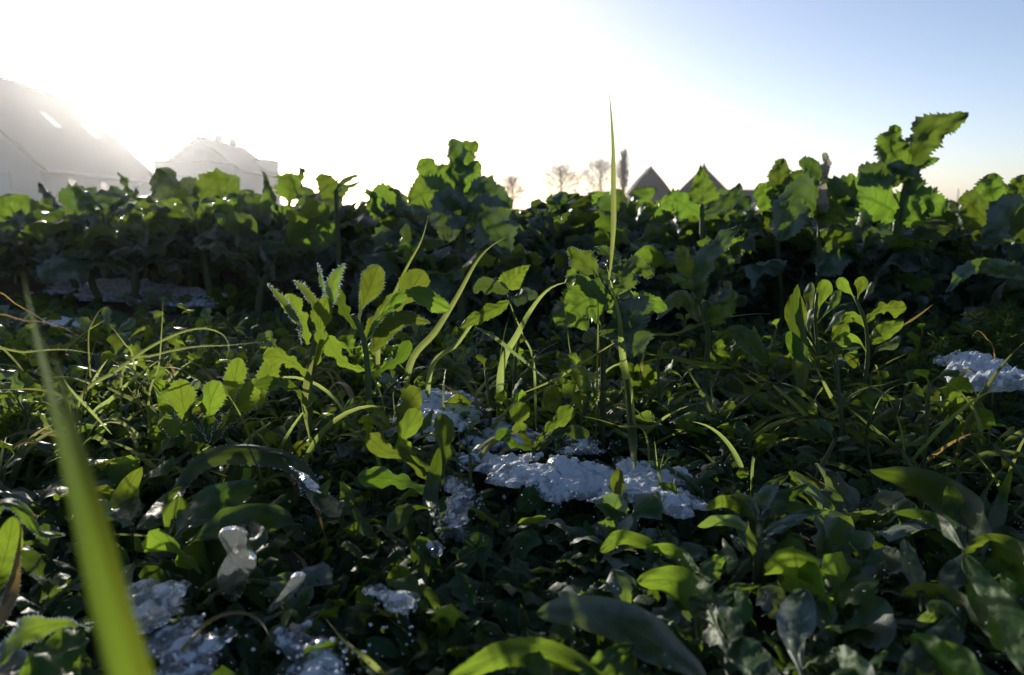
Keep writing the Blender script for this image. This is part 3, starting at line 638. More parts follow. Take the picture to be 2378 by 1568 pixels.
# hanging ice sliver, bottom left
def shard(pts, label, d_):
    pts = list(pts)
    for _ in range(2): pts = [q for a_, b_ in zip(pts, pts[1:] + pts[:1]) for q in ((a_[0] * .75 + b_[0] * .25, a_[1] * .75 + b_[1] * .25), (a_[0] * .25 + b_[0] * .75, a_[1] * .25 + b_[1] * .75))]
    W_ = [P(x, y, d_) for x, y in pts]; c = sum(W_, Vector()) / len(W_); n_ = len(W_)
    dv = Vector((0, .0013, .0004)); V = [p - c - dv for p in W_] + [p - c + dv for p in W_] + [Vector((.001, -.0028, 0)), Vector((0, .0024, 0))]
    Fc = [(i, (i + 1) % n_, 2 * n_) for i in range(n_)] + [((i + 1) % n_ + n_, i + n_, 2 * n_ + 1) for i in range(n_)] + [(i, i + n_, (i + 1) % n_ + n_, (i + 1) % n_) for i in range(n_)]
    ob('ice_shard', mk('ice_shard', V, Fc, M['clear'], smooth=False), None, c, label=label, category='ice')
shard([(500, 1235), (545, 1222), (578, 1238), (572, 1275), (600, 1300), (590, 1325), (565, 1345), (572, 1370), (545, 1398), (520, 1385), (508, 1360), (505, 1330), (520, 1300), (535, 1280)], 'clear ice sliver clinging upright below the arching leaf, bottom left', .395)
shard([(680, 1330), (715, 1335), (700, 1360), (640, 1415), (612, 1425), (655, 1375)], 'thin slanting ice splinter right of the upright ice sliver', .375)
shard([(1690, 1240), (1720, 1255), (1735, 1290), (1715, 1280)], 'tiny ice bead right of the leafy rosette stem', .44)
# ------------------------------------------------------------------ carpet of small weeds
WP = {}
WP['oval'] = [upright_proto(20 + i, rgx, .022, M['weedd'] if i % 2 else M['weed']) for i, rgx in enumerate((.03, .045, .055, .04))]
WP['ros'] = [rosette_proto(40 + i, 'spat', .040, M['weed'] if i % 2 else M['weedd']) for i in range(4)]
WP['oblong'] = [rosette_proto(50 + i, 'oblong', .045, M['weedd'], (10, 45)) for i in range(3)]
WP['lobed'] = [rosette_proto(60 + i, 'lobed', .050, M['weed'] if i % 2 else M['frosty'], (25, 75), wr=(.2, .3)) for i in range(4)]
WP['tuft'] = [tuft_proto(70 + i, .07, 5) for i in range(5)]
def tall_lobed(seed):
    rg = random.Random(seed); H = rg.uniform(.035, .06); parts = [('stem', lmesh('weed_stem', tube([(0, 0, -.01), (.002, 0, H * .5), (0, .003, H)], .0024, .0014, 5, 5), M['stem']))]
    for i in range(9):
        q = i / 9; az = i * 2.4 + rg.gauss(0, .3); el = R(rg.uniform(30, 55) + 28 * q); L = rg.uniform(.028, .05) * (1.1 - .35 * q)
        c = arcpath((.001, .001, H * (.15 + .85 * q)), az, el, L, rg.uniform(.2, 1.4), rg, 5, rg.gauss(0, .4))
        parts.append(('leaf', lmesh('weed_leaf', ribbon(c, L * rg.uniform(.17, .27), 'lobed', (-math.cos(az) * math.sin(el), -math.sin(az) * math.sin(el), math.cos(el)), rg, tilt=rg.uniform(-35, 35), fold=.3, wave=.2, teeth=.14, nu=18, nv=4, twist=rg.uniform(-40, 40), crinkle=.25), M[rg.choice(('weed', 'frosty', 'weed'))])))
    return parts
WP['tall_lobed'] = [tall_lobed(110 + i) for i in range(6)]
WP['tall_oval'] = [upright_proto(120 + i, .05 + .012 * i, .028, M['weed']) for i in range(4)]
WP['long'] = [tuft_proto(90 + i, .13, 4) for i in range(6)]
WP['pale'] = [tuft_proto(190 + i, .10, 7, M['grassp']) for i in range(6)]
WP['feather'] = [feather_proto(80 + i, .07) for i in range(2)]
WN = {'oval': ('chickweed_plant', 'weed with paired oval leaves', 'weed'), 'ros': ('rosette_weed', 'low weed with spoon-shaped leaves', 'weed'), 'oblong': ('broadleaf_weed', 'flat weed with oblong dark leaves', 'weed'),
      'lobed': ('lobed_weed', 'weed with lobed toothed leaves', 'weed'), 'tuft': ('grass_tuft', 'small tuft of thin grass', 'grass'), 'feather': ('mayweed_plant', 'feathery fine-leaved mayweed', 'weed')}
def wzone(px, y):
    a = 'at the left edge' if px < 180 else 'far left' if px < 400 else 'left' if px < 680 else 'left of centre' if px < 950 else 'in the centre' if px < 1450 else 'right of centre' if px < 1950 else 'far right'
    b = 'in the nearest foreground' if y < .45 else 'in the foreground' if y < .6 else 'in the middle ground' if y < .8 else 'behind the middle ground' if y < 1.0 else 'near the rape'
    return b + ', ' + a
ORD = ['leftmost', 'second from left', 'third from left', 'fourth from left', 'fifth from left', 'sixth from left', 'seventh from left', 'eighth from left', 'ninth from left', 'tenth from left']
def relabel(items):
    G = {}
    for t, px in items: G.setdefault(t['group'], []).append((px, t))
    for g, l in G.items():
        l.sort(key=lambda q: q[0])
        if len(l) == 1: continue
        for i, (px, t) in enumerate(l):
            w_ = ('rightmost' if i == len(l) - 1 else ORD[i] if i < len(ORD) else ['tenth', 'ninth', 'eighth', 'seventh', 'sixth', 'fifth', 'fourth', 'third', 'second'][max(0, 9 - (len(l) - 1 - i))] + ' from right')
            t['label'] = w_ + ' ' + t['label']
rg = random.Random(21)
SN = [((1010, 1640), (1000, 1250)), ((925, 1110), (925, 1040)), ((2180, 2378), (820, 890)), ((640, 880), (1470, 1568)), ((980, 1160), (620, 660)), ((290, 430), (1350, 1450))]
nW = 0; WT = []
while nW < 430:
    y = .30 + 1.0 * rg.random() ** .9; x = rg.uniform(-.80, .80) * (y + .08)
    px, py = to_px((x, y, .02))
    if any(a[0] - 10 < px < a[1] + 10 and b[0] - 5 < py < b[1] + 15 for a, b in SN) and rg.random() < .55: continue
    kinds = ['oval'] * 4 + ['ros'] * 4 + ['oblong'] * 4 + ['lobed'] * 3 + ['tuft']
    if px < 1200 and y > .62: kinds = ['lobed'] * 6 + ['tuft'] * 5 + ['ros'] * 3 + ['oval'] * 2
    if px > 1900 and y > .75: kinds = ['oval'] * 5 + ['lobed'] * 4 + ['feather'] * 3 + ['ros']
    if px < 950 and 1.05 < y and rg.random() < .65: continue
    kd = rg.choice(kinds); pr_ = rg.choice(WP[kd]); nm, lb, ct = WN[kd]; z = wzone(px, y)
    s = rg.uniform(.75, 1.35)
    if y < .36 or (y < .5 and rg.random() < .3): continue
    if y < .5: s *= rg.uniform(.7, 1.05)
    t_ = place(pr_, nm, lb + ' ' + z, ct, (x, y, ter(x, y)), rg.uniform(0, 6.28), s, group=lb + ' ' + z, tiltx=rg.gauss(0, .12), tilty=rg.gauss(0, .12)); nW += 1; WT.append((t_, px))
for i in range(90):
    y = rg.uniform(.60, 1.0); px = rg.choice((rg.uniform(0, 1450), rg.uniform(0, 1000), rg.uniform(1450, 2378))); x = (px - CX) / F * y
    _, py = to_px((x, y, .02))
    if any(a[0] - 10 < px < a[1] + 10 and b[0] - 5 < py < b[1] + 25 for a, b in SN): continue
    z = wzone(px, y); lb = 'tuft of long bent grass'
    WT.append((place(rg.choice(WP['long']), 'grass_tuft', lb + ' ' + z, 'grass', (x, y, ter(x, y)), rg.uniform(0, 6.28), rg.uniform(.7, 1.15), group=lb + ' ' + z, tiltx=rg.gauss(0, .15), tilty=rg.gauss(0, .15)), px))
for i in range(60):
    y = rg.uniform(1.15, 1.9); px = rg.uniform(-40, 950); x = (px - CX) / F * y; z = ('at the left edge' if px < 180 else 'far left' if px < 400 else 'left' if px < 680 else 'left of centre'); lb = 'low weed on the strip before the crop, '
    WT.append((place(rg.choice(WP['ros'] + WP['lobed'] + WP['oblong']), 'rosette_weed', lb + z, 'weed', (x, y, ter(x, y)), rg.uniform(0, 6.28), rg.uniform(.8, 1.5), group=lb + z, tiltx=rg.gauss(0, .15), tilty=rg.gauss(0, .15)), px))
for i in range(75):
    y = rg.uniform(.60, .98); px = rg.uniform(-40, 1150 if i % 3 else 620); x = (px - CX) / F * y
    z = wzone(px, y); lb = 'tuft of fine pale grass'
    WT.append((place(rg.choice(WP['pale']), 'grass_tuft', lb + ' ' + z, 'grass', (x, y, ter(x, y)), rg.uniform(0, 6.28), rg.uniform(.7, 1.1), group=lb + ' ' + z, tiltx=rg.gauss(0, .2), tilty=rg.gauss(0, .2)), px))
for i in range(90):
    y = rg.uniform(.58, .95); px = rg.uniform(-40, 1350); x = (px - CX) / F * y; _, py = to_px((x, y, .02))
    if any(a[0] - 10 < px < a[1] + 10 and b[0] - 5 < py < b[1] + 45 for a, b in SN): continue
    z = wzone(px, y); lb = 'small finely lobed weed'
    WT.append((place(rg.choice(WP['tall_lobed']), 'lobed_weed', lb + ' ' + z, 'weed', (x, y, ter(x, y)), rg.uniform(0, 6.28), rg.uniform(.45, .8), group=lb + ' ' + z, tiltx=rg.gauss(0, .15), tilty=rg.gauss(0, .15)), px))
for i in range(170):
    y = rg.uniform(.62, 1.15); px = rg.choice((rg.uniform(0, 1300), rg.uniform(0, 2378))); x = (px - CX) / F * y
    _, py = to_px((x, y, .02))
    if any(a[0] - 10 < px < a[1] + 10 and b[0] - 5 < py < b[1] + 45 for a, b in SN): continue
    z = wzone(px, y); kd = rg.choice(('tall_lobed', 'tall_lobed', 'tall_oval') if px < 1400 else ('tall_oval', 'tall_oval', 'tall_lobed')); lb = {'tall_lobed': 'tall narrow-lobed weed', 'tall_oval': 'tall leafy oval-leaved weed'}[kd]
    if kd == 'tall_lobed' and rg.random() < .3: x *= 1.01
    WT.append((place(rg.choice(WP[kd]), 'serrated_weed' if kd == 'tall_lobed' else 'leafy_weed', lb + ' ' + z, 'weed', (x, y, ter(x, y)), rg.uniform(0, 6.28), rg.uniform(.7, 1.25), group=lb + ' ' + z, tiltx=rg.gauss(0, .12), tilty=rg.gauss(0, .12)), px))
relabel(WT); relabel(RT)
# the uncountable low leaves underneath
lp = []
for i in range(14):
    r2 = random.Random(300 + i); cl = []
    for q in range(3):
        az = r2.uniform(0, 6.28); L = r2.uniform(.012, .034); c = arcpath((r2.gauss(0, .004), r2.gauss(0, .004), 0), az, R(r2.uniform(5, 70)), L, r2.uniform(.3, 1.8), r2, 4)
        cl.append(('leaf', lmesh('low_leaf', ribbon(c, L * r2.uniform(.13, .32), ('spat', 'oval', 'lobed', 'oblong', 'lobed', 'grass')[(i + q) % 6], (-math.cos(az), -math.sin(az), .8), r2, tilt=r2.uniform(-50, 50), fold=.3, wave=.2, nu=9, nv=2, teeth=.1, crinkle=.3), M['weedd'])))
    lp.append(cl)
spots = []
while len(spots) < 12500:
    y = .12 + 1.4 * rg.random(); x = rg.uniform(-1, 1) * (.80 * y + .32)
    pn = noise.noise(Vector((x * 9, y * 9, 2)))
    if pn < -.22 and rg.random() < .8: continue
    k = int((noise.noise(Vector((x * 4, y * 4, 6))) * .9 + .5) * 14) + rg.randint(-2, 2)
    spots.append((k % 14, x, y, ter(x, y) + rg.uniform(-.004, .010 if y < .6 else .016), rg.uniform(0, 6.28), rg.uniform(.5, 1.35)))
mass('ground_cover', lp, spots, M['weedd'], label='carpet of tiny dark green leaves covering the soil', category='ground cover')
# dead, frosted leaf litter among the stems
dl = []
for i in range(4):
    r2 = random.Random(500 + i); c = arcpath((0, 0, 0), 1.5 * i, R(r2.uniform(-5, 25)), .07, .6, r2, 4)
    dl.append([('leaf', lmesh('litter_leaf', ribbon(c, .016, 'blade', (0, 0, 1), r2, tilt=r2.uniform(-30, 30), wave=.6, wf=2, nu=10, nv=4, crinkle=.6), M['straw']))])
spots = []
for _ in range(330):
    y = rg.uniform(1.05, 2.2); x = rg.uniform(-.75, .75) * y; spots.append((rg.randrange(4), x, y, ter(x, y) + rg.uniform(.002, .02), rg.uniform(0, 6.28), rg.uniform(.5, 1.2)))
mass('leaf_litter', dl, spots, M['rapef'], label='limp frosted leaf litter lying between the rape stems', category='leaf litter')
# clods and straw
cl = []
for _ in range(420):
    y = rg.uniform(.3, 1.5); x = rg.uniform(-.75, .75) * y; c = Vector((x, y, ter(x, y))); q = rg.uniform(.002, .010)
    v8 = [Vector((math.cos(t * 1.047 + l_) * rr, math.sin(t * 1.047 + l_) * rr, z_)) * q * rg.uniform(.75, 1.2) + c for l_, (rr, z_) in enumerate(((.8, -.4), (1, .1), (.6, .6))) for t in range(6)]
    fc = [(l_ * 6 + t, l_ * 6 + (t + 1) % 6, l_ * 6 + 6 + (t + 1) % 6, l_ * 6 + 6 + t) for l_ in range(2) for t in range(6)] + [tuple(range(12, 18))]
    cl.append((v8, fc, [(0, 0)] * 18))
cv, cf, cu = join(cl); ob('soil_clods', mk('soil_clods', cv, cf, M['soil']), kind='stuff', label='small crumbly soil clods between the weeds', category='soil')
cl = []
for _ in range(260):
    y = rg.uniform(.35, 1.5); x = rg.uniform(-.75, .75) * y; az = rg.uniform(0, 6.28); c = Vector((x, y, ter(x, y) + rg.uniform(.002, .02)))
    cl.append(ribbon(arcpath(c, az, rg.gauss(0, .25), rg.uniform(.015, .06), rg.gauss(0, .7), rg, 4, rg.gauss(0, .8)), rg.uniform(.0006, .0016), 'grass', (0, 0, 1), rg, fold=.5, nu=8, nv=2, twist=rg.uniform(-90, 90)))
cv, cf, cu = join(cl); ob('straw_litter', mk('straw_litter', cv, cf, M['grassd'], cu), kind='stuff', label='thin dry straw bits scattered among the weeds', category='straw')
# ------------------------------------------------------------------ the plants one can single out
FR = []
hr = random.Random(77)
def PH(q, zm=.030):
    p = P(*q)
    if p.z < zm:
        e = CAMM @ Vector(((q[0] - CX) / F, -(q[1] - CY) / F, -1)); p = Vector((0, 0, CAMZ)) + e * ((zm - CAMZ) / e.z)
    return p
class Hero:
    def __init__(s, name, label, cat, base, group=None, gz_=None):
        p = P(*base); s.o = thing(name, label, cat, (p.x, p.y, ter(p.x, p.y)), group); s.L = Vector(s.o.location)
        s.fr = []
    def leaf(s, pts, hw, kind, mat='weed', tilt=0, frost=False, name='leaf', label=None, **kw):
        W_ = [PH(q, .034) for q in pts]; d_ = sum(w_.y for w_ in W_) / len(W_); mid = sum(W_, Vector()) / len(W_)
        face = (Vector((0, 0, CAMZ)) - mid).normalized() + Vector((0, 0, .12)); h = hw * d_ / F
        tall = kind in ('rape', 'lobed', 'blade', 'heart')
        big = hw >= 19 and kind != 'grass'
        if big: kw.setdefault('ridge', .07); kw['nu'] = 44; kw['nv'] = 8
        kw.setdefault('nu', 26 if tall else 22); kw.setdefault('nv', 6 if hw > 14 else 4); kw.setdefault('crinkle', .14); kw.setdefault('wave', .10); kw.setdefault('fold', .22)
        fr = [] if frost else None
        g = ribbon([w_ - s.L for w_ in W_], h, kind, face, hr, tilt=tilt, frost=fr, **kw)
        o = ob(name, lmesh(name, g, M[mat]), s.o)
        if label: o['label'] = label
        if fr: s.fr += fr
        return o
    def stem(s, pts, r0, r1, name='stem', mat='stem', ground=True):
        W_ = [PH(q, .004 if i == 0 else .03) - s.L for i, q in enumerate(pts)]
        if ground: W_ = [Vector((W_[0].x, W_[0].y, -.01))] + (W_ if W_[0].z > .004 else W_[1:])
        d_ = pts[0][2]; ob(name, lmesh(name, tube(W_, r0 * d_ / F, r1 * d_ / F, 12, 7), M[mat]), s.o)
    def done(s, size=.0011):
        if s.fr:
            v, f = spikes(s.fr, hr, size); ob('frost', mk('frost', v, f, M['frost'], smooth=False), s.o, kind='stuff')
def blade(label, pts, hw, mat='grass', tilt=0, name='grass_stalk', root=True, **kw):
    b = Hero(name, label, 'grass', pts[0]); q = list(pts)
    kw.setdefault('nu', 28); kw.setdefault('fold', .35); kw.setdefault('wave', 0.03); kw.setdefault('crinkle', .05)
    W_ = [PH(a, -.01 if i == 0 else .02) - b.L for i, a in enumerate(q)]
    if root and W_[0].z > .01: W_ = [Vector((W_[0].x - (W_[1].x - W_[0].x) * .25, W_[0].y, -.008))] + W_
    d_ = sum(a[2] for a in pts) / len(pts); fr = [] if kw.pop('frost', False) else None
    k0 = kw.pop('kind', 'grass'); hw *= (.52 if k0 == 'grass' and hw < 30 else 1)
    g = ribbon(W_, hw * d_ / F, k0, (0, -1, .15), hr, tilt=tilt, nv=4, frost=fr, **kw)
    o = lmesh(name, g, M[mat]); b.o.empty_display_size = .01
    bpy.data.objects.remove(b.o) if False else None
    ob('blade', o, b.o)
    if fr: b.fr = fr; b.done(.0009)
    return b
# tall grass in the middle
h = Hero('tall_grass_stalk', 'tallest single grass stalk rising high into the sky in the centre', 'grass', (1474, 1085, .655))
h.leaf([(1474, 1085, .655), (1468, 1000, .65), (1460, 910, .65), (1445, 820, .645), (1438, 740, .64), (1422, 670, .64), (1409, 618, .64)], 12, 'grass', 'grass', name='blade', label='lower blade broad in the middle', fold=.5, nu=40, crinkle=.03, wave=.02)
ob('blade', lmesh('blade', ribbon([P(*q) - h.L for q in [(1414, 650, .642), (1420, 600, .64), (1425, 520, .64), (1425, 430, .64), (1424, 340, .64), (1419, 260, .64), (1414, 205, .64)]], 6.5 * .64 / F, 'grass', (0, -1, .1), hr, fold=.5, nu=40, nv=4), M['grass']), h.o)
h.stem([(1474, 1085, .656), (1466, 980, .655), (1455, 880, .65)], 6, 4)
blade('wide blurred yellow-green blade slanting up close to the lens at the left', [(400, 2100, 0.09), (300, 1720, 0.096), (238, 1450, 0.106), (178, 1200, 0.12), (118, 950, 0.145), (80, 780, 0.18), (52, 630, 0.22)], 45, tilt=12, mat='near', nu=40)
blade('sheath blade half hidden behind the wide blurred blade at the left', [(480, 2080, 0.11), (370, 1720, 0.115), (285, 1450, 0.123), (222, 1200, 0.137), (170, 1000, 0.158), (120, 800, 0.19)], 42, tilt=-35, mat='near', nu=30)
blade('glowing upright blade at a slant, leftmost of the pair before the snow strip', [(880, 760, .84), (912, 690, .84), (945, 620, .83), (978, 560, .83), (995, 502, .82)], 11)
blade('broad glowing blade curving right before the snow strip', [(950, 850, .80), (1010, 770, .80), (1060, 690, .80), (1105, 610, .80), (1140, 572, .80), (1177, 550, .80)], 17, tilt=15)
blade('broad pale blade arching right towards the curled rape seedling', [(1165, 860, .74), (1200, 780, .74), (1240, 710, .75), (1280, 668, .75), (1330, 652, .75)], 18, tilt=-10)
blade('blade drooping to the right below the broad pale blade', [(1105, 760, .72), (1150, 785, .71), (1200, 825, .70), (1268, 880, .69)], 9, root=False, frost=True)
blade('narrow blade crossing the broad pale blade', [(1240, 850, .73), (1215, 780, .73), (1190, 720, .73), (1172, 668, .73)], 6)
blade('low slanting blade in the centre with a shadowed middle', [(1000, 860, .76), (1060, 800, .76), (1110, 740, .76), (1210, 685, .78)], 12, frost=True)
blade('thin upright stalk left of the tall central stalk', [(1388, 800, .67), (1389, 725, .67), (1388, 620, .67)], 5)
blade('long thin pale blade curving across the dark weeds right of the tall stalk', [(1500, 800, .80), (1570, 775, .78), (1660, 742, .76), (1740, 730, .76), (1800, 729, .76)], 7, root=True)
blade('dark arching broad blade right of the tall stalk', [(1700, 855, .78), (1620, 845, .77), (1560, 830, .77), (1500, 822, .76)], 14, root=False, mat='weedd')
blade('slender dark blade rising leftward below the tall stalk', [(1210, 915, .66), (1290, 880, .66), (1380, 825, .67), (1470, 770, .68)], 6, root=False)
blade('thin stem bending left above the centre snow', [(1500, 1010, .60), (1440, 990, .60), (1380, 972, .61), (1330, 965, .62)], 5, root=True)
for i, (pts, s) in enumerate((([(1545, 1180, .545), (1530, 1110, .545), (1519, 1012, .545)], 'leftmost and tallest'), ([(1545, 1178, .542), (1533, 1100, .542), (1545, 1042, .542)], 'middle'), ([(1556, 1185, .540), (1565, 1120, .540), (1573, 1085, .540)], 'rightmost and shortest'))):
    blade(s + ' of the three thin green shoots standing through the central snow', pts, 5, name='green_shoot')
# left grasses
blade('long frosted blade arching right with a curled brown tip at the left', [(185, 925, .72), (270, 860, .72), (340, 810, .72), (410, 775, .72), (470, 762, .72), (515, 775, .72), (532, 805, .71), (525, 835, .71)], 11, frost=True, tilt=25)
blade('thin blade nearly level under the long arching blade', [(285, 860, .73), (360, 825, .73), (450, 806, .73), (530, 802, .73), (612, 794, .73)], 6, frost=True)
blade('upright thin blade crossing the long arching blade', [(345, 930, .68), (368, 850, .68), (375, 770, .68), (379, 686, .68)], 6)
blade('short upright leaf left of the thin crossing blade', [(310, 840, .75), (290, 800, .75), (252, 750, .75)], 8)
blade('blade sloping down right into the lobed clump at the left', [(240, 895, .70), (300, 925, .69), (350, 945, .68), (400, 965, .66)], 10, root=False)
blade('pale level blade reaching from the left edge', [(-40, 835, .70), (60, 818, .70), (150, 812, .70), (235, 825, .70)], 7, frost=True)
blade('dry yellow blade lying across the left edge', [(-30, 760, .72), (60, 745, .72), (130, 755, .72), (200, 790, .72)], 6, mat='grassd', frost=True)
blade('bent straw-coloured blade above the left edge grasses', [(-30, 700, .74), (50, 715, .74), (110, 750, .74), (150, 770, .74)], 6, mat='grassd')
blade('small blade arching left above the left grasses', [(205, 800, .8), (215, 750, .8), (235, 718, .8), (262, 710, .8)], 5)
blade('curved blade left of the base of the long arching blade', [(130, 990, .6), (160, 960, .62), (150, 925, .62), (90, 905, .63), (0, 905, .63)], 8, root=False)
blade('yellow blade slanting down beside the wide blurred blade', [(260, 1010, .6), (215, 960, .6), (160, 900, .6), (140, 860, .62)], 7, root=False)
# bottom blades
blade('bright green blade slanting up left at the bottom edge', [(930, 1610, .40), (860, 1540, .41), (800, 1490, .42), (752, 1432, .42)], 13)
blade('brown dead blade arching over the dark hollow at the bottom', [(360, 1600, .38), (430, 1500, .385), (490, 1440, .39), (550, 1422, .39), (600, 1440, .39), (640, 1500, .385)], 11, mat='grassd', tilt=30)
blade('thin long stem lying level across the dark weeds at lower left', [(200, 1240, .50), (300, 1242, .50), (400, 1248, .50), (500, 1245, .50)], 5, root=False)
# serrated weed clumps left of centre (tall, in front of the glare)
h = Hero('serrated_weed', 'tall sunlit serrated weed with frosted leaf edges left of centre', 'weed', (715, 1060, .67))
h.stem([(715, 1060, .67), (716, 950, .67), (722, 850, .675), (735, 770, .68)], 11, 6)
for pts, hw, k, m_, ti in (
    ([(700, 800, .67), (690, 750, .66), (655, 700, .66), (622, 660, .66)], 13, 'oblong', 'frosty', 55),
    ([(715, 800, .68), (705, 750, .68), (680, 710, .68), (655, 690, .68)], 24, 'lobed', 'weed', 0),
    ([(735, 790, .68), (745, 740, .69), (720, 690, .69), (682, 652, .69)], 14, 'oblong', 'frosty', 45),
    ([(740, 750, .68), (755, 700, .69), (745, 650, .69), (738, 612, .69)], 10, 'oblong', 'frosty', 60),
    ([(750, 740, .68), (765, 700, .67), (775, 650, .67), (800, 612, .67)], 17, 'oblong', 'frosty', 25),
    ([(720, 880, .67), (690, 850, .66), (650, 830, .65), (610, 830, .65)], 22, 'lobed', 'weed', 10),
    ([(725, 860, .67), (745, 800, .66), (745, 740, .66), (760, 690, .66)], 24, 'lobed', 'weed', 0),
    ([(718, 950, .665), (690, 905, .66), (640, 890, .65), (590, 895, .65)], 18, 'lobed', 'weedd', 0),
    ([(715, 1000, .665), (712, 940, .66), (715, 880, .66), (735, 820, .66)], 12, 'grass', 'grass', 0)):
    h.leaf(pts, hw, k, m_, ti, frost=m_ == 'frosty', teeth=.12)
h.done(.0022)
h = Hero('serrated_weed', 'serrated weed with broad rounded dark leaves just right of the tall frosted one', 'weed', (855, 960, .70))
h.stem([(855, 960, .70), (855, 880, .70), (845, 790, .70), (820, 730, .70)], 10, 6)
for pts, hw, k, m_, ti in (
    ([(830, 760, .70), (840, 710, .70), (858, 670, .70), (878, 615, .70)], 30, 'spat', 'weed', 10),
    ([(845, 780, .70), (890, 720, .71), (940, 690, .71), (985, 628, .71)], 34, 'lobed', 'weed', -10),
    ([(850, 790, .70), (910, 705, .69), (965, 680, .69), (1045, 720, .69)], 30, 'lobed', 'weed', 30),
    ([(860, 820, .70), (900, 760, .68), (940, 738, .68), (1000, 750, .68)], 24, 'oval', 'weed', 10),
    ([(840, 770, .70), (810, 740, .70), (790, 700, .70), (770, 660, .70)], 20, 'lobed', 'weedd', 0),
    ([(850, 860, .70), (810, 850, .69), (780, 820, .69), (760, 780, .69)], 20, 'lobed', 'weed', 0),
    ([(858, 880, .70), (900, 850, .69), (930, 830, .69), (950, 790, .69)], 16, 'lobed', 'weedd', 0)):
    h.leaf(pts, hw, k, m_, ti, frost=ti > 5, teeth=.10)
h.done(.0010)
h = Hero('lobed_weed', 'sunlit clump of fan-shaped toothed leaves left of the tall serrated weed', 'weed', (470, 1040, .66))
for pts, hw, ti in (([(470, 1030, .66), (440, 980, .65), (425, 940, .65), (418, 880, .65)], 34, 0), ([(480, 1030, .66), (485, 970, .66), (490, 930, .66), (510, 885, .66)], 30, 10), ([(490, 1030, .66), (540, 960, .67), (570, 930, .67), (600, 880, .67)], 26, 0),
                    ([(480, 1030, .66), (450, 1000, .63), (410, 995, .62), (370, 975, .62)], 24, 15), ([(500, 1000, .68), (530, 930, .70), (545, 880, .70), (555, 830, .70)], 24, 0), ([(500, 1000, .68), (590, 940, .69), (620, 880, .69), (640, 820, .69)], 22, 0)):
    h.leaf(pts, hw, 'lobed', 'weed', ti, frost=True, teeth=.16)
h.done(.0009)
# curled rape seedling beside the tall stalk
h = Hero('rape_seedling', 'curly rape seedling with a big sunlit veined leaf behind the tall stalk', 'plant', (1400, 900, .70))
h.stem([(1400, 900, .70), (1400, 830, .70), (1395, 760, .70), (1400, 690, .70)], 8, 6)
for pts, hw, k, m_, ti, lb in (
    ([(1420, 690, .70), (1380, 690, .69), (1340, 710, .685), (1290, 755, .68)], 56, 'blade', 'rape', 0, 'broad sunlit leaf with dark veins'),
    ([(1430, 700, .69), (1450, 730, .67), (1465, 780, .66), (1470, 830, .66)], 62, 'blade', 'rapef', -15, 'large dull blue-grey leaf turned to the camera'),
    ([(1400, 690, .70), (1385, 640, .71), (1350, 605, .71), (1320, 575, .71)], 26, 'rape', 'rape', 20, None),
    ([(1405, 680, .70), (1400, 640, .71), (1420, 600, .72), (1380, 575, .73)], 24, 'blade', 'rapef', 40, None),
    ([(1410, 680, .70), (1440, 650, .70), (1470, 620, .70), (1520, 640, .69)], 30, 'blade', 'rape', 25, None),
    ([(1400, 700, .70), (1360, 660, .70), (1330, 640, .69), (1312, 660, .68)], 20, 'blade', 'rape', -30, None),
    ([(1410, 720, .70), (1470, 700, .71), (1510, 700, .71), (1550, 720, .71)], 26, 'blade', 'rape', 0, None)):
    h.leaf(pts, hw, k, m_, ti, label=lb, teeth=.14, wave=.3, wf=3.5, crinkle=.4, frost=ti >= 20)
h.done(.0008)
h = Hero('rape_seedling', 'small seedling with one bright heart-shaped leaf held upright, right of the broad glowing blade', 'plant', (1195, 860, .76))
h.stem([(1195, 860, .76), (1205, 780, .76), (1190, 720, .76), (1180, 680, .76)], 5, 3)
h.leaf([(1178, 672, .76), (1185, 655, .76), (1205, 635, .76), (1232, 615, .76)], 30, 'heart', 'weed', 0, teeth=.12, label='bright heart-shaped leaf')
h.leaf([(1180, 680, .76), (1150, 670, .755), (1120, 665, .75), (1100, 680, .75)], 20, 'blade', 'rapef', 30, teeth=.1)
h.leaf([(1185, 690, .76), (1205, 690, .755), (1225, 680, .75), (1250, 690, .75)], 20, 'blade', 'rapef', 30, teeth=.1)
h.leaf([(1180, 700, .76), (1140, 720, .75), (1100, 740, .74), (1070, 760, .74)], 20, 'blade', 'weed', -20, teeth=.1)
h.done()
h = Hero('rape_seedling', 'rape seedling with a crinkled frosted leaf tip flung up to the right', 'plant', (1640, 860, .84))
h.stem([(1640, 860, .84), (1645, 780, .84), (1635, 700, .84)], 8, 6)
for pts, hw, k, m_, ti in (([(1630, 690, .84), (1620, 640, .83), (1650, 580, .83), (1722, 520, .83)], 26, 'blade', 'rapef', 30), ([(1635, 690, .84), (1605, 640, .84), (1590, 610, .84), (1580, 570, .84)], 24, 'rape', 'rape', 0),
                           ([(1630, 700, .84), (1600, 665, .83), (1570, 650, .82), (1545, 635, .82)], 14, 'blade', 'rapef', 45), ([(1640, 700, .84), (1680, 680, .83), (1690, 665, .83), (1680, 650, .83)], 18, 'oval', 'rapef', 40),
                           ([(1640, 760, .84), (1670, 720, .83), (1690, 700, .83), (1702, 672, .83)], 26, 'blade', 'weedd', 0), ([(1630, 750, .84), (1590, 700, .82), (1555, 705, .80), (1525, 742, .79)], 22, 'oval', 'rapef', 30),
                           ([(1650, 800, .84), (1700, 770, .82), (1740, 790, .80), (1790, 850, .78)], 22, 'oblong', 'weedd', 0)):
    h.leaf(pts, hw, k, m_, ti, teeth=.14, wave=.3, crinkle=.35)
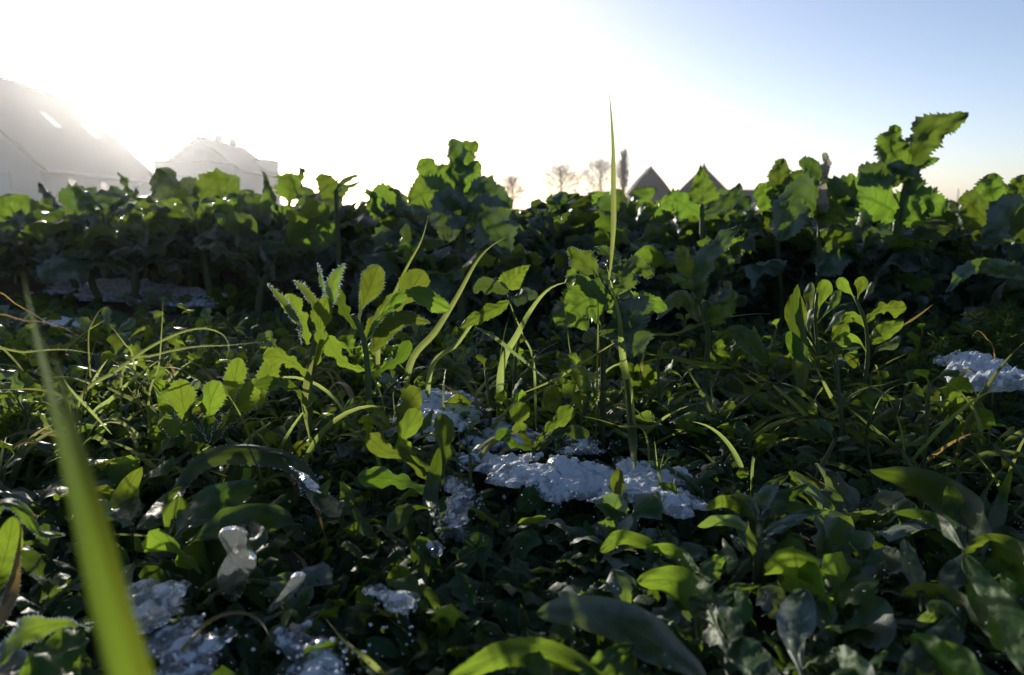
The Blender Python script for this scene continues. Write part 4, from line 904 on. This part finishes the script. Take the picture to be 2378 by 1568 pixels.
# tall oval leaved pair on the right
def opposite(label, base, axis_, leaves, name='chickweed_plant', r=7):
    h = Hero(name, label, 'weed', base); h.stem(axis_, r, r * .5)
    for pts, hw, k, m_, ti in leaves: h.leaf(pts, hw, k, m_, ti, wave=.12, crinkle=.12)
    return h
opposite('upright weed with small curled oval leaves, left of the sunlit forked weed', (1895, 900, .85), [(1895, 900, .85), (1900, 820, .85), (1893, 740, .85), (1898, 680, .85)],
    [([(1895, 760, .85), (1880, 720, .85), (1878, 680, .85), (1885, 655, .85)], 14, 'spat', 'frosty', 30), ([(1897, 740, .85), (1905, 700, .85), (1915, 670, .85), (1908, 650, .85)], 18, 'spat', 'weed', 0),
     ([(1900, 750, .85), (1930, 710, .85), (1940, 690, .85), (1950, 672, .85)], 14, 'spat', 'frosty', 30), ([(1900, 790, .85), (1930, 755, .85), (1945, 735, .85), (1962, 720, .85)], 12, 'spat', 'frosty', 35),
     ([(1893, 800, .85), (1875, 760, .84), (1880, 730, .84), (1890, 715, .84)], 15, 'spat', 'frosty', 50), ([(1895, 830, .85), (1860, 790, .84), (1850, 750, .84), (1846, 680, .84)], 26, 'spat', 'weed', 0),
     ([(1895, 850, .85), (1860, 830, .83), (1845, 800, .83), (1830, 770, .83)], 18, 'spat', 'weedd', 0), ([(1898, 830, .85), (1930, 800, .84), (1960, 790, .84), (1980, 800, .84)], 16, 'spat', 'weed', 30)])
opposite('sunlit forked weed with paired oval leaves, right of the upright curled one', (2010, 910, .87), [(2005, 910, .87), (2015, 830, .87), (2010, 750, .87), (1985, 690, .87)],
    [([(1990, 700, .87), (1975, 680, .87), (1960, 665, .87), (1948, 645, .87)], 14, 'spat', 'weed', 0), ([(1990, 700, .87), (1995, 680, .87), (2000, 660, .87), (1992, 645, .87)], 16, 'spat', 'weed', 0),
     ([(1995, 710, .87), (2010, 690, .87), (2020, 670, .87), (2026, 655, .87)], 10, 'spat', 'frosty', 40), ([(2010, 750, .87), (2040, 720, .87), (2070, 715, .87), (2105, 715, .87)], 20, 'lobed', 'weed', 0),
     ([(2010, 760, .87), (1980, 730, .87), (1960, 750, .86), (1940, 790, .85)], 20, 'lobed', 'weed', 0), ([(2015, 800, .87), (2050, 770, .86), (2080, 755, .86), (2100, 740, .86)], 20, 'oval', 'weed', 10),
     ([(2015, 820, .87), (1990, 790, .86), (1960, 790, .85), (1930, 800, .85)], 18, 'spat', 'weed', 20), ([(2015, 840, .87), (2040, 810, .86), (2070, 800, .86), (2090, 780, .86)], 14, 'spat', 'frosty', 30),
     ([(2012, 870, .87), (1990, 850, .86), (1975, 830, .86), (1960, 830, .86)], 14, 'spat', 'weed', 0)])
blade('slim dark leaf standing upright left of the curled oval-leaved weed', [(1862, 880, .83), (1858, 800, .83), (1850, 720, .83), (1852, 660, .83)], 20, mat='weedd', kind='oblong')
blade('thin straw stalk slanting up right near the forked weed', [(2090, 760, .9), (2130, 735, .9), (2168, 706, .9)], 5, mat='grassd', root=False)
blade('brown curled dry stalk at the right in front of the mayweed', [(2310, 830, .85), (2290, 785, .85), (2270, 768, .85), (2256, 785, .85)], 5, mat='grassd')
t = place(WP['feather'][0], 'mayweed_plant', 'tallest bright feathery mayweed at the right edge', 'weed', (P(2320, 780, .93).x, .93, 0), .3, 1.45)
t = place(WP['feather'][1], 'mayweed_plant', 'shorter feathery mayweed just right of the tallest one', 'weed', (P(2362, 790, .90).x, .90, 0), 2.3, 1.1)
# middle foreground: upright serrated weed in front of the snow
opposite('upright serrated weed with three raised lobes in front of the snow clump', (1000, 1230, .53), [(1000, 1250, .53), (1005, 1150, .53), (1020, 1050, .53)],
    [([(1020, 1140, .53), (1030, 1060, .53), (1032, 1010, .53), (1025, 960, .53)], 26, 'lobed', 'weedd', 0), ([(1005, 1100, .53), (960, 1060, .54), (935, 1020, .54), (975, 950, .54)], 26, 'lobed', 'weed', 0),
     ([(1000, 1120, .53), (940, 1060, .53), (900, 1050, .53), (850, 1010, .53)], 24, 'lobed', 'weed', 10), ([(1005, 1150, .53), (940, 1120, .52), (890, 1110, .52), (830, 1110, .52)], 26, 'lobed', 'weedd', 15),
     ([(1010, 1220, .52), (1000, 1150, .51), (1010, 1100, .51), (1020, 1040, .51)], 20, 'oblong', 'weedd', 0), ([(1005, 1180, .53), (960, 1180, .51), (930, 1200, .5), (900, 1230, .5)], 24, 'oblong', 'weedd', 20)], name='serrated_weed')
opposite('fan of three pointed leaves catching light above the largest snow patch', (1240, 1060, .62), [(1240, 1060, .62), (1235, 1030, .62)],
    [([(1235, 1040, .62), (1210, 1000, .62), (1205, 970, .62), (1218, 935, .62)], 24, 'lobed', 'weed', 0), ([(1240, 1040, .62), (1270, 1000, .62), (1290, 985, .62), (1330, 945, .62)], 24, 'lobed', 'weed', 10),
     ([(1235, 1045, .62), (1190, 1030, .61), (1170, 1010, .61), (1150, 1020, .61)], 16, 'lobed', 'weedd', 10), ([(1240, 1045, .62), (1290, 1010, .61), (1330, 1000, .61), (1370, 1010, .61)], 20, 'lobed', 'weedd', 20)], name='lobed_weed')
opposite('single small oval leaf glowing yellow-green in the dark lower left of centre', (792, 1230, .50), [(792, 1230, .50), (795, 1180, .50)],
    [([(800, 1180, .50), (806, 1160, .50), (802, 1140, .50), (790, 1118, .50)], 19, 'oval', 'weed', 0), ([(790, 1200, .50), (760, 1170, .505), (745, 1150, .505), (770, 1110, .505)], 24, 'oval', 'weedd', 0)])
opposite('pointed leaf with bright sunny patches beside the arching leaf at lower left', (310, 1250, .50), [(310, 1260, .50), (305, 1210, .50)],
    [([(300, 1210, .50), (290, 1170, .50), (300, 1130, .50), (330, 1085, .50)], 34, 'oval', 'weed', 0), ([(310, 1220, .50), (270, 1200, .5), (235, 1180, .5), (205, 1170, .5)], 26, 'lobed', 'weedd', 0),
     ([(320, 1230, .50), (360, 1200, .5), (385, 1160, .5), (420, 1130, .5)], 26, 'oval', 'weedd', 15)], name='lobed_weed')
h = Hero('broadleaf_weed', 'large arching leaf humped over a dark hollow left of centre', 'weed', (400, 1270, .52))
h.stem([(400, 1270, .52), (410, 1200, .52)], 6, 5)
h.leaf([(395, 1240, .51), (420, 1130, .52), (480, 1065, .53), (580, 1050, .54), (680, 1075, .53), (725, 1130, .52), (745, 1190, .51)], 30, 'oblong', 'weedd', 28, frost=True, nu=26, teeth=.05)
h.leaf([(400, 1260, .51), (450, 1200, .51), (520, 1150, .51), (600, 1120, .51)], 50, 'oblong', 'weedd', 20, nu=20)
h.leaf([(420, 1270, .51), (500, 1230, .5), (600, 1200, .5), (680, 1210, .5)], 44, 'oblong', 'weedd', 10)
h.done(.0009)
opposite('rounded dark leaf behind the head of the upright ice sliver', (540, 1290, .475), [(545, 1330, .475), (545, 1270, .475)],
    [([(545, 1280, .475), (545, 1240, .475), (540, 1210, .475), (535, 1180, .475)], 46, 'spat', 'weedd', 0), ([(560, 1290, .475), (600, 1250, .47), (590, 1225, .47), (580, 1205, .47)], 20, 'oval', 'weedd', 0)], name='broadleaf_weed')
# leafy rosette right of the snow
h = Hero('rosette_weed', 'upright leafy rosette with pale folded top leaves, lower right of the snow', 'weed', (1758, 1370, .49))
h.stem([(1758, 1370, .49), (1762, 1280, .49), (1765, 1195, .49)], 12, 8)
for pts, hw, k, m_, ti in (([(1765, 1200, .49), (1765, 1175, .48), (1775, 1150, .48), (1810, 1118, .49)], 24, 'oval', 'frosty', 25), ([(1768, 1200, .49), (1800, 1170, .50), (1830, 1150, .50), (1882, 1122, .50)], 26, 'oval', 'weedd', 20),
    ([(1762, 1200, .49), (1740, 1165, .49), (1715, 1155, .49), (1695, 1150, .48)], 14, 'oval', 'frosty', 40), ([(1762, 1215, .49), (1720, 1178, .48), (1680, 1165, .48), (1640, 1182, .47)], 17, 'oblong', 'weed', 25),
    ([(1768, 1215, .49), (1800, 1185, .48), (1840, 1175, .48), (1900, 1180, .48)], 18, 'oblong', 'weed', 30), ([(1760, 1250, .49), (1710, 1215, .47), (1670, 1210, .47), (1620, 1222, .46)], 16, 'oblong', 'frosty', 35),
    ([(1768, 1260, .49), (1810, 1220, .48), (1840, 1205, .47), (1880, 1195, .47)], 14, 'oblong', 'frosty', 30), ([(1765, 1210, .49), (1775, 1170, .5), (1790, 1130, .51), (1830, 1105, .51)], 24, 'oval', 'weedd', 0),
    ([(1770, 1240, .49), (1830, 1210, .50), (1870, 1190, .50), (1920, 1185, .50)], 20, 'oval', 'weedd', 30)):
    h.leaf(pts, hw, k, m_, ti, wave=.15, crinkle=.15)
# lower right leaves
h = Hero('broadleaf_weed', 'clump of broad rounded leaves with sunlit rims at lower right of centre', 'weed', (1640, 1530, .42))
h.stem([(1640, 1530, .42), (1645, 1440, .42), (1650, 1350, .43)], 11, 7)
for pts, hw, k, m_, ti, lb in (([(1680, 1480, .42), (1620, 1390, .425), (1560, 1350, .43), (1480, 1350, .43)], 46, 'oblong', 'weed', 25, None), ([(1650, 1360, .43), (1645, 1335, .43), (1660, 1310, .43), (1685, 1288, .43)], 26, 'oval', 'weed', 0, 'small bright upright leaf'),
    ([(1650, 1420, .43), (1690, 1380, .425), (1720, 1365, .42), (1768, 1358, .42)], 20, 'oval', 'weed', 30, None), ([(1690, 1540, .41), (1680, 1470, .41), (1650, 1420, .41), (1600, 1390, .42)], 50, 'oblong', 'weedd', 10, None),
    ([(1650, 1350, .44), (1600, 1310, .45), (1560, 1280, .45), (1500, 1272, .45)], 20, 'oblong', 'weed', 35, None), ([(1560, 1300, .45), (1500, 1262, .46), (1440, 1250, .46), (1395, 1282, .46)], 20, 'oblong', 'weed', 30, 'crinkled leaf with a lit upper rim'),
    ([(1660, 1420, .42), (1700, 1440, .41), (1720, 1410, .41), (1700, 1360, .41)], 30, 'oval', 'weed', 0, None), ([(1690, 1330, .44), (1700, 1300, .44), (1690, 1275, .44), (1678, 1250, .44)], 14, 'oval', 'weed', 0, None)):
    h.leaf(pts, hw, k, m_, ti, label=lb, wave=.14, crinkle=.18)
h = Hero('broadleaf_weed', 'long grey-green leaf lying toward the bottom edge right of centre', 'weed', (1640, 1620, .38))
h.leaf([(1700, 1640, .37), (1580, 1530, .385), (1450, 1450, .395), (1350, 1420, .40), (1245, 1425, .40)], 56, 'oblong', 'rapef', 15, nu=24, crinkle=.25)
h.leaf([(1760, 1640, .37), (1750, 1580, .375), (1740, 1530, .38), (1730, 1478, .38)], 50, 'spat', 'weedd', 0)
h = Hero('spoon_leaf_weed', 'upright frosted spoon-shaped leaf standing left of the bottom right corner', 'weed', (1860, 1620, .38))
h.leaf([(1880, 1640, .38), (1855, 1540, .385), (1845, 1450, .39), (1870, 1368, .39)], 52, 'spat', 'rapef', 0, crinkle=.25)
h.leaf([(1860, 1640, .38), (1800, 1600, .38), (1780, 1560, .38), (1760, 1500, .385)], 30, 'oblong', 'weedd', 0)
h = Hero('broadleaf_weed', 'bright broad leaf with sun spots spreading across the bottom edge in the centre', 'weed', (1250, 1660, .36))
for pts, hw, ti in (([(1480, 1620, .355), (1330, 1540, .365), (1200, 1515, .37), (1040, 1575, .365)], 38, 20), ([(1330, 1620, .36), (1260, 1560, .37), (1230, 1510, .375), (1250, 1475, .375)], 26, 0), ([(1300, 1640, .35), (1380, 1570, .36), (1430, 1520, .365), (1470, 1500, .37)], 36, 10)):
    h.leaf(pts, hw, 'oblong', 'weed', ti, wave=.3, crinkle=.3, teeth=.05)
h = Hero('broadleaf_weed', 'big dark leaf and slim upright blades at the right edge', 'weed', (2240, 1300, .50))
h.stem([(2240, 1300, .50), (2240, 1250, .50)], 8, 6)
for pts, hw, k, m_, ti, lb in (([(2280, 1290, .49), (2220, 1180, .50), (2130, 1120, .51), (2020, 1093, .51)], 52, 'oval', 'weedd', 25, 'largest leaf, pointing left'), ([(2240, 1290, .48), (2230, 1240, .48), (2220, 1190, .48), (2205, 1125, .48)], 32, 'spat', 'weed', 0, None),
    ([(2255, 1280, .50), (2265, 1200, .50), (2295, 1130, .50), (2335, 1078, .50)], 11, 'grass', 'grass', 0, None), ([(2290, 1280, .50), (2310, 1220, .50), (2330, 1150, .50), (2350, 1088, .50)], 17, 'oblong', 'weed', 0, None),
    ([(2250, 1290, .49), (2180, 1215, .48), (2130, 1195, .48), (2075, 1190, .48)], 18, 'oblong', 'weedd', 30, None), ([(2240, 1280, .51), (2230, 1180, .52), (2225, 1100, .52), (2212, 1022, .52)], 11, 'grass', 'weedd', 0, None),
    ([(2260, 1290, .49), (2300, 1240, .48), (2340, 1230, .48), (2390, 1260, .48)], 18, 'oval', 'weedd', 30, None)):
    h.leaf(pts, hw, k, m_, ti, label=lb, wave=.1)
h = Hero('broadleaf_weed', 'yellowish broad leaves crowding the bottom right corner', 'weed', (2280, 1640, .36))
for pts, hw, k, m_, ti in (([(2420, 1640, .37), (2340, 1460, .385), (2280, 1370, .39), (2240, 1290, .40)], 52, 'oblong', 'weed', 15), ([(2450, 1420, .42), (2380, 1310, .43), (2310, 1270, .43), (2240, 1290, .43)], 40, 'oblong', 'weed', 25),
    ([(2360, 1660, .345), (2260, 1580, .35), (2180, 1530, .355), (2110, 1480, .36)], 56, 'oblong', 'weed', 35), ([(2100, 1640, .37), (2120, 1570, .375), (2180, 1500, .38), (2250, 1400, .385)], 44, 'oval', 'weedd', 0),
    ([(2060, 1640, .36), (2010, 1580, .36), (1970, 1540, .365), (1950, 1500, .365)], 36, 'oblong', 'frosty', 30), ([(1930, 1580, .37), (1970, 1560, .365), (2020, 1545, .36), (2060, 1510, .365)], 22, 'oval', 'weed', 40),
    ([(2300, 1480, .40), (2220, 1400, .40), (2150, 1370, .40), (2090, 1380, .40)], 26, 'oblong', 'weed', 30), ([(2230, 1440, .38), (2180, 1410, .38), (2160, 1430, .375), (2130, 1440, .37)], 20, 'oval', 'frosty', 30),
    ([(2140, 1420, .43), (2130, 1350, .43), (2110, 1290, .43), (2100, 1250, .43)], 22, 'oblong', 'weedd', 0), ([(2180, 1400, .43), (2220, 1330, .44), (2260, 1290, .44), (2300, 1250, .44)], 30, 'oval', 'weedd', 15)):
    h.leaf(pts, hw, k, m_, ti, wave=.2, crinkle=.2)
# bottom left corner
h = Hero('curled_leaf_weed', 'curled yellow-green leaf with a reddish hanging edge at the left edge', 'weed', (20, 1480, .38))
h.leaf([(-60, 1330, .37), (-20, 1200, .38), (15, 1165, .385), (60, 1190, .385), (95, 1235, .385), (150, 1245, .385)], 22, 'oblong', 'weed', 50, frost=True)
h.leaf([(50, 1200, .385), (45, 1270, .38), (30, 1370, .38), (-5, 1460, .375)], 16, 'oblong', 'grassd', 20, frost=True, label='reddish brown folded hanging edge')
h.leaf([(-20, 1400, .37), (0, 1330, .375), (20, 1260, .38), (30, 1200, .38)], 34, 'oblong', 'weed', 0)
h.done(.0008)
h = Hero('broadleaf_weed', 'frosted wrinkled leaf catching light in the bottom left corner', 'weed', (60, 1640, .35))
h.leaf([(210, 1460, .37), (150, 1450, .365), (70, 1465, .36), (0, 1540, .35)], 34, 'oblong', 'frosty', 40, frost=True, wave=.4)
h.leaf([(60, 1660, .34), (100, 1580, .345), (150, 1510, .35), (190, 1450, .36)], 62, 'blade', 'weed', 0, wave=.3, crinkle=.3)
h.leaf([(-40, 1640, .33), (0, 1580, .335), (30, 1540, .34), (40, 1510, .34)], 36, 'oblong', 'frosty', 30, frost=True)
h.done(.001)
# tall rape leaves that break the skyline
h = Hero('rape_plant', 'tallest rape plant with one big toothed leaf raised against the blue sky at right', 'plant', (2090, 760, 1.42))
h.stem([(2090, 760, 1.42), (2080, 620, 1.42), (2085, 500, 1.42), (2110, 410, 1.42)], 11, 8)
for pts, hw, k, m_, ti, lb in (([(2100, 410, 1.42), (2128, 350, 1.42), (2170, 300, 1.42), (2246, 262, 1.42)], 42, 'blade', 'rape', 10, 'big toothed leaf held highest'), ([(2112, 385, 1.42), (2085, 370, 1.41), (2068, 340, 1.41), (2080, 290, 1.41)], 38, 'blade', 'rape', 10, None),
    ([(2105, 400, 1.42), (2130, 385, 1.42), (2155, 375, 1.42), (2182, 368, 1.42)], 14, 'blade', 'rape', 30, None), ([(2090, 430, 1.42), (2060, 410, 1.41), (2030, 405, 1.4), (1990, 430, 1.4)], 30, 'blade', 'rapef', 30, None),
    ([(2095, 450, 1.42), (2120, 430, 1.41), (2105, 400, 1.4), (2060, 385, 1.4)], 24, 'blade', 'rapef', 20, None), ([(2085, 500, 1.42), (2040, 470, 1.4), (1990, 460, 1.39), (1950, 500, 1.38)], 60, 'blade', 'rape', 0, None),
    ([(2085, 520, 1.42), (2130, 480, 1.4), (2160, 470, 1.39), (2190, 500, 1.38)], 44, 'blade', 'rape', 0, None), ([(2085, 560, 1.42), (2020, 560, 1.4), (1960, 580, 1.38), (1900, 640, 1.36)], 50, 'blade', 'rapef', 0, None)):
    h.leaf(pts, hw, k, m_, ti, label=lb, teeth=.16, wave=.25, crinkle=.3, nu=30)
h = Hero('rape_plant', 'rape plant with a folded leaf sticking up dark against the white sky in the centre', 'plant', (1070, 760, 1.40))
h.stem([(1070, 760, 1.40), (1075, 620, 1.40), (1070, 500, 1.40), (1068, 420, 1.40)], 11, 8)
for pts, hw, k, m_, ti in (([(1060, 440, 1.40), (1062, 400, 1.40), (1060, 360, 1.39), (1050, 322, 1.39)], 26, 'blade', 'rapef', 20), ([(1060, 400, 1.40), (1075, 370, 1.41), (1085, 345, 1.41), (1112, 335, 1.41)], 26, 'blade', 'rape', 10),
    ([(1065, 440, 1.40), (1030, 420, 1.39), (1000, 400, 1.39), (975, 370, 1.39)], 34, 'blade', 'rape', 0), ([(1068, 450, 1.40), (1090, 420, 1.40), (1100, 400, 1.40), (1108, 372, 1.40)], 24, 'blade', 'rape', 0),
    ([(1068, 470, 1.40), (1020, 450, 1.38), (980, 450, 1.37), (950, 470, 1.37)], 40, 'blade', 'rape', 0), ([(1070, 480, 1.40), (1120, 440, 1.38), (1150, 450, 1.37), (1190, 480, 1.36)], 34, 'blade', 'rapef', 20),
    ([(1072, 520, 1.40), (1050, 480, 1.36), (1040, 500, 1.34), (1040, 560, 1.32)], 50, 'blade', 'rapef', 0), ([(1072, 520, 1.40), (1110, 500, 1.36), (1140, 520, 1.34), (1180, 590, 1.3)], 50, 'blade', 'rapef', 10)):
    h.leaf(pts, hw, k, m_, ti, teeth=.16, wave=.3, crinkle=.35)
def skyleaf(label, base, leaves):
    h = Hero('rape_plant', label, 'plant', base); bx, by, bd = base; q = leaves[0][0][0]
    h.stem([base, ((bx + q[0]) / 2, (by + q[1]) / 2, bd), q], 8, 5)
    for pts, hw, k, m_, ti in leaves: h.leaf(pts, hw, k, m_, ti, teeth=.16, wave=.2, crinkle=.3)
skyleaf('rape plant with a single pointed triangular leaf before the swept roof', (1630, 700, 1.5), [([(1630, 475, 1.5), (1632, 450, 1.5), (1630, 420, 1.5), (1626, 383, 1.5)], 38, 'heart', 'rape', 0), ([(1630, 500, 1.5), (1580, 470, 1.5), (1560, 465, 1.5), (1530, 480, 1.5)], 28, 'blade', 'rape', 0), ([(1632, 500, 1.5), (1680, 470, 1.5), (1710, 440, 1.5), (1718, 425, 1.5)], 22, 'blade', 'rapef', 20)])
skyleaf('rape plant with light green notched leaves just left of the highest clump', (1815, 700, 1.5), [([(1800, 480, 1.5), (1805, 440, 1.5), (1810, 400, 1.5), (1820, 368, 1.5)], 28, 'blade', 'rape', 0), ([(1805, 470, 1.5), (1830, 430, 1.5), (1850, 415, 1.5), (1868, 395, 1.5)], 26, 'blade', 'rape', 0), ([(1800, 490, 1.5), (1780, 460, 1.5), (1770, 440, 1.5), (1765, 425, 1.5)], 24, 'blade', 'rape', 0)])
skyleaf('rape plant with a dark drooping leaf and withered pale strands in the high clump', (1900, 720, 1.38), [([(1905, 460, 1.38), (1900, 420, 1.38), (1880, 385, 1.38), (1855, 375, 1.38)], 26, 'blade', 'rapef', 20), ([(1905, 420, 1.38), (1915, 400, 1.37), (1918, 370, 1.37), (1912, 355, 1.37)], 12, 'blade', 'straw', 30),
     ([(1905, 500, 1.38), (1910, 480, 1.35), (1908, 450, 1.35), (1912, 415, 1.35)], 13, 'blade', 'straw', 20), ([(1905, 520, 1.38), (1940, 470, 1.35), (1960, 440, 1.34), (1990, 440, 1.34)], 56, 'blade', 'rape', 0), ([(1905, 500, 1.38), (1870, 460, 1.35), (1840, 470, 1.34), (1810, 560, 1.32)], 46, 'blade', 'rapef', 0)])
skyleaf('rape plant with a dark jagged crown beside the sky gap at the right edge', (2320, 740, 1.45), [([(2320, 520, 1.45), (2310, 470, 1.45), (2300, 440, 1.45), (2310, 402, 1.45)], 40, 'blade', 'rape', 0), ([(2325, 500, 1.45), (2350, 460, 1.45), (2370, 430, 1.45), (2385, 405, 1.45)], 32, 'blade', 'rape', 0), ([(2320, 540, 1.45), (2270, 490, 1.44), (2250, 470, 1.44), (2225, 465, 1.44)], 32, 'blade', 'rape', 0),
     ([(2400, 560, 1.3), (2380, 530, 1.25), (2340, 510, 1.22), (2290, 560, 1.2)], 50, 'blade', 'rapef', 15), ([(2400, 640, 1.3), (2330, 625, 1.2), (2260, 620, 1.15), (2195, 680, 1.12)], 24, 'blade', 'rapef', 35)])
skyleaf('rape plant holding out two thin finger-like leaf tips left of the thick post', (790, 700, 1.55), [([(780, 440, 1.55), (795, 425, 1.55), (815, 412, 1.55), (833, 407, 1.55)], 6, 'blade', 'rapef', 10), ([(785, 445, 1.55), (805, 435, 1.55), (825, 428, 1.55), (838, 422, 1.55)], 5, 'blade', 'rapef', 10), ([(780, 460, 1.55), (760, 430, 1.55), (750, 415, 1.55), (745, 403, 1.55)], 24, 'blade', 'rape', 0)])
# frost crumbs and melt drops caught on the low weeds
fp = []
for _ in range(5200):
    y = .3 + 1.2 * hr.random(); x = hr.uniform(-.72, .72) * (y + .03)
    fp.append((Vector((x, y, ter(x, y) + .005 + .045 * hr.random() ** 1.5)), Vector((hr.gauss(0, 1), hr.gauss(0, 1), hr.gauss(0, 1))).normalized()))
v, f = spikes(fp, hr, .0009)
ob('frost_crystals', mk('frost_crystals', v, f, M['frost'], smooth=False), kind='stuff', label='tiny frost crystals and melt drops caught among the weeds', category='frost')
# ------------------------------------------------------------------ hazy winter air
v, f, u = box(-700, -50, -1.2, 700, 900, 10.4)
m, n, out = newmat('haze_air'); pv = N(n, 'ShaderNodeVolumePrincipled'); pv.inputs['Density'].default_value = 0.0006
pv.inputs['Color'].default_value = (.93, .95, 1, 1); pv.inputs['Anisotropy'].default_value = 0.85
n.links.new(pv.outputs[0], out.inputs['Volume'])
ob('haze', mk('haze', v, f, m, smooth=False), kind='stuff', label='thin bright winter haze over the field', category='haze')
print('objects', len(bpy.data.objects), 'tris', sum(len(o.data.polygons) * 2 for o in bpy.data.objects if o.type == 'MESH') // 1000, 'k')
